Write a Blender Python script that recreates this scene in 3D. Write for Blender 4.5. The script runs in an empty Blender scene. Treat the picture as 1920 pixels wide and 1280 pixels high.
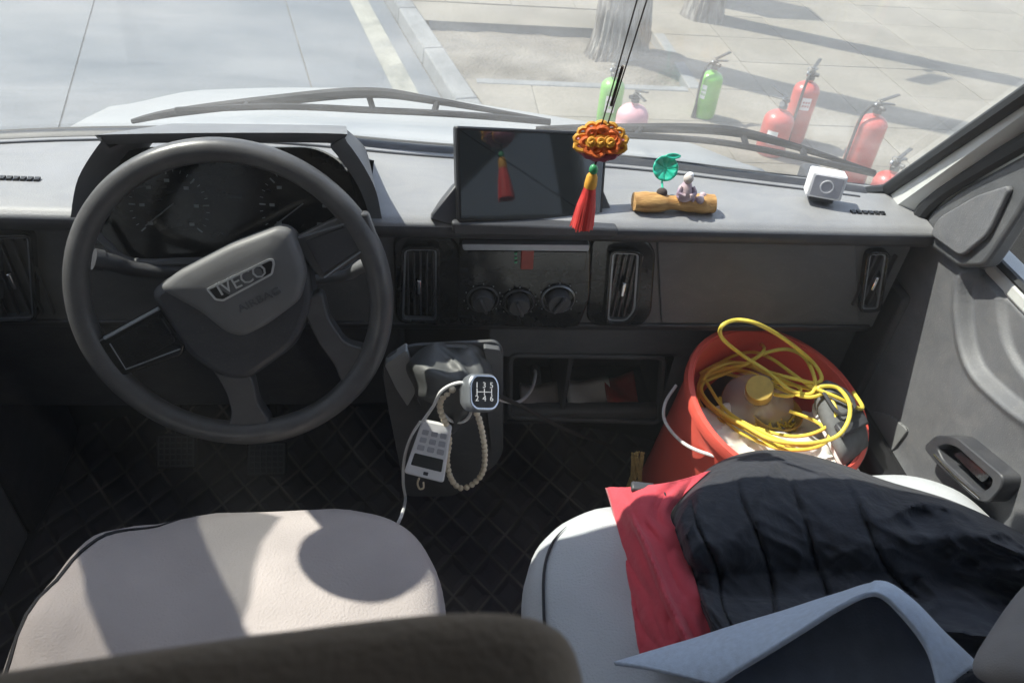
import bpy, bmesh, math, random
from mathutils import Vector, Matrix, noise
random.seed(7)
PI = math.pi
scene = bpy.context.scene
col = scene.collection

# ------------------------------------------------------------------ camera
FPX = 1425.0                       # focal length in pixels of a 1920 wide picture
CAM = Vector((0.0, 0.0, 2.25))     # just above and behind the front seats
PITCH, YAW, ROLL = math.radians(40.0), math.radians(8.0), math.radians(5.4)
fw = Vector((math.sin(YAW)*math.cos(PITCH), math.cos(YAW)*math.cos(PITCH), -math.sin(PITCH)))
_r = Vector((math.cos(YAW), -math.sin(YAW), 0)); _u = _r.cross(fw)
rt = _r*math.cos(ROLL) + _u*math.sin(ROLL); up = -_r*math.sin(ROLL) + _u*math.cos(ROLL)
cd = bpy.data.cameras.new('camera'); cam = bpy.data.objects.new('camera', cd); col.objects.link(cam)
cd.lens = FPX/1920*36; cd.sensor_width = 36; cd.clip_start = 0.02; cd.clip_end = 500
cam.matrix_world = Matrix(((rt.x, up.x, -fw.x, CAM.x), (rt.y, up.y, -fw.y, CAM.y), (rt.z, up.z, -fw.z, CAM.z), (0, 0, 0, 1)))
cd.dof.use_dof = True; cd.dof.focus_distance = 1.25; cd.dof.aperture_fstop = 11.0
scene.camera = cam

# ------------------------------------------------------------------ sky, sun, exposure
SUN_EL = math.radians(53)
SUN_AZ = Vector((-0.875, 0.485, 0)).normalized()           # horizontal direction towards the sun
SUN = SUN_AZ*math.cos(SUN_EL) + Vector((0, 0, math.sin(SUN_EL)))
w = bpy.data.worlds.new('World'); scene.world = w; w.use_nodes = True
nt = w.node_tree; bg = nt.nodes['Background']
sky = nt.nodes.new('ShaderNodeTexSky'); sky.sky_type = 'NISHITA'; sky.sun_disc = False
sky.sun_elevation = SUN_EL; sky.sun_rotation = math.atan2(SUN_AZ.x, SUN_AZ.y)
nt.links.new(sky.outputs[0], bg.inputs[0]); bg.inputs[1].default_value = 0.15
sl = bpy.data.lights.new('sun', 'SUN'); sl.energy = 5.0; sl.angle = math.radians(0.55); sl.color = (1, 0.925, 0.81)
so = bpy.data.objects.new('sun', sl); col.objects.link(so); so.location = SUN*30
so.rotation_euler = SUN.to_track_quat('Z', 'Y').to_euler()
vs = scene.view_settings; vs.view_transform = 'Standard'; vs.look = 'None'; vs.gamma = 1; vs.use_curve_mapping = False
vs.exposure = 1.45
scene.render.engine = 'CYCLES'
scene.cycles.max_bounces = 10; scene.cycles.diffuse_bounces = 5; scene.cycles.transparent_max_bounces = 16

# ------------------------------------------------------------------ measuring the photograph
def ray(x, y): return (fw*FPX + rt*(x-960) + up*(640-y)).normalized()
def at_z(x, y, z): d = ray(x, y); return CAM + d*((z-CAM.z)/d.z)
def at_y(x, y, Y): d = ray(x, y); return CAM + d*(Y/d.y)
def at_x(x, y, X): d = ray(x, y); return CAM + d*(X/d.x)
def at_p(x, y, o, n): d = ray(x, y); return CAM + d*((o-CAM).dot(n)/d.dot(n))
def at_d(x, y, depth): d = ray(x, y); return CAM + d*(depth/d.dot(fw))
def project(p): v = p-CAM; k = FPX/v.dot(fw); return 960+v.dot(rt)*k, 640-v.dot(up)*k
def V(*a): return Vector(a)
def interp(tab, x):
    if x <= tab[0][0]:
        (x0, y0), (x1, y1) = tab[0], tab[1]
    elif x >= tab[-1][0]:
        (x0, y0), (x1, y1) = tab[-2], tab[-1]
    else:
        for i in range(len(tab)-1):
            if tab[i][0] <= x <= tab[i+1][0]:
                (x0, y0), (x1, y1) = tab[i], tab[i+1]; break
    return y0 + (y1-y0)*(x-x0)/(x1-x0)
def smooth(t): t = max(0., min(1., t)); return t*t*(3-2*t)
def nz(p, s, seed=0): return noise.noise(Vector((p[0]*s+seed*17.3, p[1]*s-seed*9.1, p[2]*s+seed*3.7)))

# ------------------------------------------------------------------ materials
def mat(name, color, rough=0.5, var=0.0, vscale=30, bump=0.0, bscale=200, metal=0.0, spec=0.5, coat=0.0, sheen=0.0,
        color2=None, detail=4, dist=0.002, alpha=1.0, trans=0.0, stretch=None, rvar=0.0):
    m = bpy.data.materials.new(name); m.use_nodes = True
    n = m.node_tree; b = n.nodes['Principled BSDF']
    b.inputs['Roughness'].default_value = rough; b.inputs['Metallic'].default_value = metal
    b.inputs['Specular IOR Level'].default_value = spec; b.inputs['Coat Weight'].default_value = coat
    b.inputs['Coat Roughness'].default_value = 0.08
    b.inputs['Sheen Weight'].default_value = sheen; b.inputs['Alpha'].default_value = alpha
    b.inputs['Transmission Weight'].default_value = trans
    tc = n.nodes.new('ShaderNodeTexCoord'); src = tc.outputs['Object']
    if stretch:
        mp = n.nodes.new('ShaderNodeMapping'); mp.inputs['Scale'].default_value = stretch
        n.links.new(src, mp.inputs[0]); src = mp.outputs[0]
    c1 = Vector(color); c2 = Vector(color2) if color2 else c1*(1-var)
    if not color2: c1 = c1*(1+var)
    if var or color2:
        t = n.nodes.new('ShaderNodeTexNoise'); t.inputs['Scale'].default_value = vscale; t.inputs['Detail'].default_value = detail
        n.links.new(src, t.inputs['Vector'])
        r = n.nodes.new('ShaderNodeValToRGB'); r.color_ramp.elements[0].position = 0.32; r.color_ramp.elements[1].position = 0.68
        r.color_ramp.elements[0].color = (*c2, 1); r.color_ramp.elements[1].color = (*c1, 1)
        n.links.new(t.outputs[0], r.inputs[0]); n.links.new(r.outputs[0], b.inputs['Base Color'])
        if rvar:
            mr = n.nodes.new('ShaderNodeMapRange'); mr.inputs[3].default_value = rough-rvar; mr.inputs[4].default_value = rough+rvar
            n.links.new(t.outputs[0], mr.inputs[0]); n.links.new(mr.outputs[0], b.inputs['Roughness'])
    else:
        b.inputs['Base Color'].default_value = (*color, 1)
    if bump:
        t2 = n.nodes.new('ShaderNodeTexNoise'); t2.inputs['Scale'].default_value = bscale; t2.inputs['Detail'].default_value = 3
        n.links.new(src, t2.inputs['Vector'])
        bp = n.nodes.new('ShaderNodeBump'); bp.inputs['Strength'].default_value = bump; bp.inputs['Distance'].default_value = dist
        n.links.new(t2.outputs[0], bp.inputs['Height']); n.links.new(bp.outputs[0], b.inputs['Normal'])
    return m

def glass_mat(name, dust, tint=(0.93, 0.96, 0.96), smear=0.6):
    """A thin pane: lets light straight through, mirrors a little, and carries a film of dust that scatters the sun."""
    m = bpy.data.materials.new(name); m.use_nodes = True; n = m.node_tree
    for x in list(n.nodes):
        if x.type != 'OUTPUT_MATERIAL': n.nodes.remove(x)
    out = n.nodes['Material Output']
    tr = n.nodes.new('ShaderNodeBsdfTransparent'); tr.inputs[0].default_value = (*tint, 1)
    gl = n.nodes.new('ShaderNodeBsdfGlossy'); gl.inputs['Roughness'].default_value = 0.02
    lw = n.nodes.new('ShaderNodeLayerWeight'); lw.inputs[0].default_value = 0.5
    pw = n.nodes.new('ShaderNodeMath'); pw.operation = 'POWER'; n.links.new(lw.outputs['Facing'], pw.inputs[0]); pw.inputs[1].default_value = 5
    fr = n.nodes.new('ShaderNodeMath'); fr.operation = 'MULTIPLY_ADD'; n.links.new(pw.outputs[0], fr.inputs[0]); fr.inputs[1].default_value = 0.6; fr.inputs[2].default_value = 0.02
    m1 = n.nodes.new('ShaderNodeMixShader'); n.links.new(fr.outputs[0], m1.inputs[0]); n.links.new(tr.outputs[0], m1.inputs[1]); n.links.new(gl.outputs[0], m1.inputs[2])
    tl = n.nodes.new('ShaderNodeBsdfTranslucent'); tl.inputs[0].default_value = (0.84, 0.83, 0.81, 1)
    df = n.nodes.new('ShaderNodeBsdfDiffuse'); df.inputs[0].default_value = (0.7, 0.72, 0.75, 1)
    m2 = n.nodes.new('ShaderNodeMixShader'); m2.inputs[0].default_value = 0.35; n.links.new(tl.outputs[0], m2.inputs[1]); n.links.new(df.outputs[0], m2.inputs[2])
    tc = n.nodes.new('ShaderNodeTexCoord'); mp = n.nodes.new('ShaderNodeMapping'); mp.inputs['Scale'].default_value = (3, 9, 9)
    tx = n.nodes.new('ShaderNodeTexNoise'); tx.inputs['Scale'].default_value = 1.6; tx.inputs['Detail'].default_value = 6; tx.inputs['Roughness'].default_value = 0.6
    n.links.new(tc.outputs['Object'], mp.inputs[0]); n.links.new(mp.outputs[0], tx.inputs['Vector'])
    mr = n.nodes.new('ShaderNodeMapRange'); mr.inputs[1].default_value = 0.3; mr.inputs[2].default_value = 0.7
    mr.inputs[3].default_value = dust*(1-smear); mr.inputs[4].default_value = dust*(1+smear)
    n.links.new(tx.outputs[0], mr.inputs[0])
    m3 = n.nodes.new('ShaderNodeMixShader'); n.links.new(mr.outputs[0], m3.inputs[0]); n.links.new(m1.outputs[0], m3.inputs[1]); n.links.new(m2.outputs[0], m3.inputs[2])
    n.links.new(m3.outputs[0], out.inputs[0])
    return m

M = {}
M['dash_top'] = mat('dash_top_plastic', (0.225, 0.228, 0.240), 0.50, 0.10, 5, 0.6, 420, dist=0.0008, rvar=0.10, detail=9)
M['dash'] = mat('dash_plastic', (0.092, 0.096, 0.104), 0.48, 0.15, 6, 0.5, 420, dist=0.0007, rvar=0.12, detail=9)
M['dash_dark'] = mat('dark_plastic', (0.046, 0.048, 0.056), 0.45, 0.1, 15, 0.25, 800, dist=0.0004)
M['black'] = mat('black_plastic', (0.012, 0.012, 0.014), 0.4, 0.1, 20, 0.15, 500, dist=0.0004)
M['gloss'] = mat('piano_black', (0.010, 0.011, 0.014), 0.12, 0.2, 25, rvar=0.05)
M['screen'] = mat('screen_glass', (0.024, 0.030, 0.033), 0.04, spec=1.0)
M['chrome'] = mat('chrome', (0.72, 0.73, 0.75), 0.2, 0.05, 40, metal=1)
M['silver'] = mat('silver_trim', (0.30, 0.32, 0.35), 0.35, 0.05, 40, metal=0.6)
M['hinge'] = mat('grey_trim', (0.16, 0.165, 0.18), 0.5, 0.08, 20, 0.3, 700, dist=0.0005)
M['door'] = mat('door_plastic', (0.135, 0.139, 0.152), 0.58, 0.14, 6, 0.6, 420, dist=0.0008, rvar=0.10, detail=9)
M['pillar'] = mat('pillar_trim', (0.58, 0.59, 0.575), 0.6, 0.05, 18, 0.3, 500, dist=0.0005)
M['wiper'] = mat('wiper_rubber', (0.008, 0.009, 0.012), 0.7, 0.2, 30, spec=0.25)
M['rubber'] = mat('rubber', (0.022, 0.024, 0.028), 0.6, 0.1, 40, 0.2, 300)
M['leather'] = mat('wheel_leather', (0.088, 0.087, 0.090), 0.34, 0.12, 30, 0.35, 700, dist=0.0005, rvar=0.06)
M['boot'] = mat('boot_leather', (0.085, 0.088, 0.09), 0.5, 0.15, 30, 0.3, 400, dist=0.0008)
M['seat'] = mat('seat_cloth', (0.46, 0.41, 0.40), 0.9, 0.08, 8, 0.9, 330, dist=0.0012, detail=8, sheen=0.2)
M['seat2'] = mat('passenger_cloth', (0.50, 0.52, 0.545), 0.9, 0.07, 8, 0.9, 330, dist=0.0012, detail=8, sheen=0.2)
M['back'] = mat('seatback_cloth', (0.30, 0.255, 0.225), 0.92, 0.12, 9, 0.9, 300, dist=0.0012, detail=8, sheen=0.15)
M['piping'] = mat('piping', (0.03, 0.03, 0.035), 0.7, 0.1, 60)
M['roof'] = mat('headliner', (0.38, 0.38, 0.38), 0.9, 0.04, 10, 0.3, 300)
M['paint'] = mat('white_paint', (0.27, 0.275, 0.28), 0.4, 0.05, 4, coat=0.2)
M['steel'] = mat('grey_steel', (0.35, 0.35, 0.36), 0.4, 0.1, 30, metal=0.8)
M['floor'] = mat('floor_vinyl', (0.06, 0.06, 0.066), 0.7, 0.15, 12, 0.4, 200)
M['white'] = mat('white_plastic', (0.78, 0.78, 0.80), 0.4, 0.03, 30)
M['cable'] = mat('white_cable', (0.72, 0.72, 0.72), 0.5, 0.05, 40)
M['red'] = mat('red_bucket', (0.84, 0.12, 0.085), 0.42, 0.08, 6, 0.1, 90, rvar=0.06)
M['yellow'] = mat('yellow_cable', (0.80, 0.63, 0.09), 0.45, 0.08, 20)
M['jacket'] = mat('jacket_nylon', (0.026, 0.028, 0.037), 0.72, 0.15, 10, 0.6, 48, dist=0.006, sheen=0.15, spec=0.35)
M['hem'] = mat('red_cloth', (0.62, 0.065, 0.090), 0.8, 0.12, 10, 0.5, 70, dist=0.004, sheen=0.2)
M['felt'] = mat('grey_felt', (0.50, 0.58, 0.71), 0.95, 0.08, 140, 0.5, 700, dist=0.001, sheen=0.3)
M['bead'] = mat('beige_bead', (0.80, 0.70, 0.54), 0.45, 0.08, 60)
M['wood'] = mat('pale_wood', (0.62, 0.36, 0.13), 0.65, 0.0, 30, 0.5, 120, color2=(0.34, 0.17, 0.05), stretch=(1, 4, 4))
M['jade'] = mat('green_resin', (0.02, 0.42, 0.28), 0.3, 0.25, 60)
M['figure'] = mat('figure_resin', (0.62, 0.48, 0.46), 0.6, 0.0, 70, color2=(0.30, 0.22, 0.30))
M['tassel'] = mat('red_silk', (0.70, 0.035, 0.03), 0.55, 0.25, 260, stretch=(1, 1, 0.05), sheen=0.3)
M['gold'] = mat('gold_cord', (0.75, 0.38, 0.05), 0.55, 0.15, 90, 0.4, 400)
M['orange'] = mat('orange_cord', (0.75, 0.15, 0.03), 0.55, 0.15, 90, 0.4, 400)
M['plum'] = mat('plum_cord', (0.32, 0.10, 0.14), 0.6, 0.2, 90, 0.4, 400)
M['string'] = mat('string', (0.05, 0.035, 0.03), 0.8, 0.2, 90)
M['greenbead'] = mat('green_bead', (0.05, 0.3, 0.13), 0.25, 0.1, 60)
M['concrete'] = mat('road_concrete', (0.163, 0.169, 0.178), 0.9, 0.0, 0.9, 0.5, 90, color2=(0.107, 0.125, 0.144), detail=7, dist=0.004, stretch=(0.35, 1, 1))
M['paver'] = mat('paver_stone', (0.225, 0.203, 0.166), 0.9, 0.13, 1.2, 0.5, 60, detail=7, dist=0.004)
M['paver2'] = mat('paver_stone_warm', (0.213, 0.192, 0.158), 0.9, 0.14, 1.7, 0.5, 60, detail=7, dist=0.004)
M['kerb'] = mat('kerb_stone', (0.215, 0.219, 0.219), 0.9, 0.08, 3, 0.4, 60, detail=6, dist=0.004)
M['soil'] = mat('dry_soil', (0.180, 0.162, 0.135), 1.0, 0.25, 3, 0.8, 40, detail=8, dist=0.02)
M['line'] = mat('worn_line_paint', (0.292, 0.284, 0.237), 0.85, 0.14, 6, 0.3, 80, detail=8)
M['bark'] = mat('whitewashed_bark', (0.40, 0.385, 0.36), 0.95, 0.0, 6, 1.0, 26, color2=(0.11, 0.09, 0.072), detail=6, dist=0.03, stretch=(4, 4, 0.8))
M['ext_red'] = mat('red_enamel', (0.54, 0.07, 0.05), 0.38, 0.0, 14, color2=(0.40, 0.06, 0.05), detail=8, bump=0.15, bscale=60, coat=0.4)
M['ext_green'] = mat('green_enamel', (0.17, 0.50, 0.04), 0.38, 0.0, 14, color2=(0.12, 0.37, 0.04), detail=8, coat=0.4)
M['ext_pink'] = mat('faded_pink_enamel', (0.60, 0.33, 0.36), 0.5, 0.1, 9)
M['valve'] = mat('valve_metal', (0.10, 0.10, 0.10), 0.4, 0.3, 40, metal=0.7)
M['hose'] = mat('hose_rubber', (0.03, 0.03, 0.03), 0.6, 0.1, 40)
M['cap'] = mat('gold_cap', (0.52, 0.36, 0.08), 0.4, 0.1, 60, metal=0.3)
M['bottle'] = mat('clear_plastic', (0.90, 0.91, 0.92), 0.12, 0.02, 30, alpha=0.35, spec=0.6)
M['paper'] = mat('white_paper', (0.80, 0.80, 0.76), 0.85, 0.05, 20)
M['pale'] = mat('pale_box', (0.60, 0.54, 0.50), 0.8, 0.06, 20)
M['shoe'] = mat('grey_shoe_cloth', (0.14, 0.145, 0.15), 0.85, 0.15, 60, 0.4, 600, dist=0.001)
M['glass'] = glass_mat('windscreen_glass', 0.060)
M['clear_glass'] = glass_mat('clear_window_glass', 0.02, tint=(0.96, 0.97, 0.96))
M['side_glass'] = glass_mat('side_window_glass', 0.08, tint=(0.60, 0.61, 0.60))
M['mark'] = mat('dial_marks', (0.22, 0.23, 0.24), 0.6, 0.1, 60)
M['badge'] = mat('badge_metal', (0.62, 0.64, 0.66), 0.28, 0.05, 50, metal=0.7)

def mat_quilt():
    m = mat('quilted_mat', (0.085, 0.078, 0.086), 0.65, 0.0, 5, 0.5, 260, color2=(0.045, 0.042, 0.050), detail=8)
    n = m.node_tree; b = n.nodes['Principled BSDF']; tc = n.nodes.new('ShaderNodeTexCoord')
    sep = n.nodes.new('ShaderNodeSeparateXYZ'); n.links.new(tc.outputs['Object'], sep.inputs[0])
    def mth(op, a, bb=None):
        q = n.nodes.new('ShaderNodeMath'); q.operation = op
        for i, s in enumerate((a, bb)):
            if s is None: continue
            if isinstance(s, (int, float)): q.inputs[i].default_value = s
            else: n.links.new(s, q.inputs[i])
        return q.outputs[0]
    hs = []
    for sg in (1, -1):
        d = mth('ADD', sep.outputs[0], mth('MULTIPLY', sep.outputs[1], sg*0.8))
        k = mth('PINGPONG', mth('MULTIPLY', d, 1/0.080), 0.5)
        hs.append(k)
    h = mth('MINIMUM', hs[0], hs[1])
    ss = n.nodes.new('ShaderNodeMapRange'); ss.inputs[1].default_value = 0.0; ss.inputs[2].default_value = 0.22; n.links.new(h, ss.inputs[0])
    bp = n.nodes.new('ShaderNodeBump'); bp.inputs['Strength'].default_value = 1; bp.inputs['Distance'].default_value = 0.006
    n.links.new(ss.outputs[0], bp.inputs['Height']); n.links.new(bp.outputs[0], b.inputs['Normal'])
    st = n.nodes.new('ShaderNodeMapRange'); st.inputs[1].default_value = 0.03; st.inputs[2].default_value = 0.07; n.links.new(h, st.inputs[0])
    mx = n.nodes.new('ShaderNodeMix'); mx.data_type = 'RGBA'; n.links.new(st.outputs[0], mx.inputs['Factor'])
    wn_ = n.nodes.new('ShaderNodeTexNoise'); wn_.inputs['Scale'].default_value = 7; wn_.inputs['Detail'].default_value = 5; n.links.new(tc.outputs['Object'], wn_.inputs['Vector'])
    wr_ = n.nodes.new('ShaderNodeValToRGB'); wr_.color_ramp.elements[0].position = 0.35; wr_.color_ramp.elements[1].position = 0.68
    wr_.color_ramp.elements[0].color = (0.055, 0.05, 0.05, 1); wr_.color_ramp.elements[1].color = (0.22, 0.20, 0.185, 1)
    n.links.new(wn_.outputs[0], wr_.inputs[0]); n.links.new(wr_.outputs[0], mx.inputs[6])
    src = b.inputs['Base Color'].links[0].from_socket
    n.links.new(src, mx.inputs[7]); n.links.new(mx.outputs[2], b.inputs['Base Color'])
    return m
def blotch(m, scale, lo, stretch=(1, 1, 1), speck=0.0):
    """Old stains and grit over a ground material."""
    n = m.node_tree; b = n.nodes['Principled BSDF']; src = b.inputs['Base Color'].links[0].from_socket
    tc = n.nodes.new('ShaderNodeTexCoord'); ge = n.nodes.new('ShaderNodeNewGeometry'); mp = n.nodes.new('ShaderNodeMapping'); mp.inputs['Scale'].default_value = stretch
    n.links.new(ge.outputs['Position'], mp.inputs[0])
    t = n.nodes.new('ShaderNodeTexNoise'); t.inputs['Scale'].default_value = scale; t.inputs['Detail'].default_value = 8; t.inputs['Roughness'].default_value = 0.62; t.inputs['Distortion'].default_value = 0.6
    n.links.new(mp.outputs[0], t.inputs['Vector'])
    r = n.nodes.new('ShaderNodeValToRGB'); r.color_ramp.elements[0].position = 0.36; r.color_ramp.elements[1].position = 0.56
    r.color_ramp.elements[0].color = (*lo, 1); r.color_ramp.elements[1].color = (1, 1, 1, 1); n.links.new(t.outputs[0], r.inputs[0])
    mx = n.nodes.new('ShaderNodeMix'); mx.data_type = 'RGBA'; mx.blend_type = 'MULTIPLY'; mx.inputs['Factor'].default_value = 1
    n.links.new(src, mx.inputs[6]); n.links.new(r.outputs[0], mx.inputs[7])
    g = n.nodes.new('ShaderNodeTexNoise'); g.inputs['Scale'].default_value = 45; g.inputs['Detail'].default_value = 5; n.links.new(ge.outputs['Position'], g.inputs['Vector'])
    r2 = n.nodes.new('ShaderNodeValToRGB'); r2.color_ramp.elements[0].position = 0.30; r2.color_ramp.elements[1].position = 0.62
    r2.color_ramp.elements[0].color = (0.78, 0.78, 0.78, 1); r2.color_ramp.elements[1].color = (1.06, 1.06, 1.06, 1); n.links.new(g.outputs[0], r2.inputs[0])
    m2 = n.nodes.new('ShaderNodeMix'); m2.data_type = 'RGBA'; m2.blend_type = 'MULTIPLY'; m2.inputs['Factor'].default_value = 1
    n.links.new(mx.outputs[2], m2.inputs[6]); n.links.new(r2.outputs[0], m2.inputs[7]); n.links.new(m2.outputs[2], b.inputs['Base Color'])
def dusty(m, amount, scale=9):
    """A thin uneven film of dust and wiped streaks on moulded plastic."""
    n = m.node_tree; b = n.nodes['Principled BSDF']; lk = b.inputs['Base Color'].links[0].from_socket
    tc = n.nodes.new('ShaderNodeTexCoord'); mp = n.nodes.new('ShaderNodeMapping'); mp.inputs['Scale'].default_value = (1, 1.8, 1.8); n.links.new(tc.outputs['Object'], mp.inputs[0])
    t = n.nodes.new('ShaderNodeTexNoise'); t.inputs['Scale'].default_value = scale; t.inputs['Detail'].default_value = 9; t.inputs['Roughness'].default_value = 0.68; t.inputs['Distortion'].default_value = 1.2
    n.links.new(mp.outputs[0], t.inputs['Vector'])
    g = n.nodes.new('ShaderNodeTexNoise'); g.inputs['Scale'].default_value = scale*34; g.inputs['Detail'].default_value = 2; n.links.new(tc.outputs['Object'], g.inputs['Vector'])
    r = n.nodes.new('ShaderNodeMapRange'); r.inputs[1].default_value = 0.42; r.inputs[2].default_value = 0.72; r.inputs[4].default_value = amount; n.links.new(t.outputs[0], r.inputs[0])
    r2 = n.nodes.new('ShaderNodeMapRange'); r2.inputs[1].default_value = 0.62; r2.inputs[2].default_value = 0.74; r2.inputs[4].default_value = amount*1.2; n.links.new(g.outputs[0], r2.inputs[0])
    ad = n.nodes.new('ShaderNodeMath'); ad.operation = 'ADD'; n.links.new(r.outputs[0], ad.inputs[0]); n.links.new(r2.outputs[0], ad.inputs[1])
    mx = n.nodes.new('ShaderNodeMix'); mx.data_type = 'RGBA'; n.links.new(ad.outputs[0], mx.inputs['Factor']); n.links.new(lk, mx.inputs[6]); mx.inputs[7].default_value = (0.42, 0.40, 0.37, 1)
    n.links.new(mx.outputs[2], b.inputs['Base Color'])
for k_, a_ in (('dash_top', 0.20), ('dash', 0.10), ('dash_dark', 0.07), ('door', 0.14), ('hinge', 0.10), ('gloss', 0.05), ('leather', 0.06), ('red', 0.08), ('pillar', 0.10), ('ext_red', 0.16), ('ext_green', 0.16)): dusty(M[k_], a_)
blotch(M['concrete'], 0.9, (0.66, 0.72, 0.78), (0.5, 1.3, 1)); blotch(M['paver'], 1.1, (0.84, 0.84, 0.83)); blotch(M['paver2'], 1.1, (0.84, 0.84, 0.83))
blotch(M['line'], 3.0, (0.62, 0.64, 0.66)); blotch(M['kerb'], 2.0, (0.72, 0.73, 0.74)); blotch(M['soil'], 1.5, (0.75, 0.73, 0.70))
M['quilt'] = mat_quilt()

def mat_mesh_fabric():
    m = mat('speaker_mesh', (0.12, 0.125, 0.13), 0.6)
    n = m.node_tree; b = n.nodes['Principled BSDF']; tc = n.nodes.new('ShaderNodeTexCoord')
    vo = n.nodes.new('ShaderNodeTexVoronoi'); vo.inputs['Scale'].default_value = 230; vo.inputs['Randomness'].default_value = 0.0
    n.links.new(tc.outputs['Object'], vo.inputs['Vector'])
    r = n.nodes.new('ShaderNodeValToRGB'); r.color_ramp.elements[0].position = 0.30; r.color_ramp.elements[1].position = 0.40
    r.color_ramp.elements[0].color = (0.008, 0.008, 0.008, 1); r.color_ramp.elements[1].color = (0.2, 0.205, 0.21, 1)
    n.links.new(vo.outputs['Distance'], r.inputs[0]); n.links.new(r.outputs[0], b.inputs['Base Color'])
    return m
M['mesh'] = mat_mesh_fabric()

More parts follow.
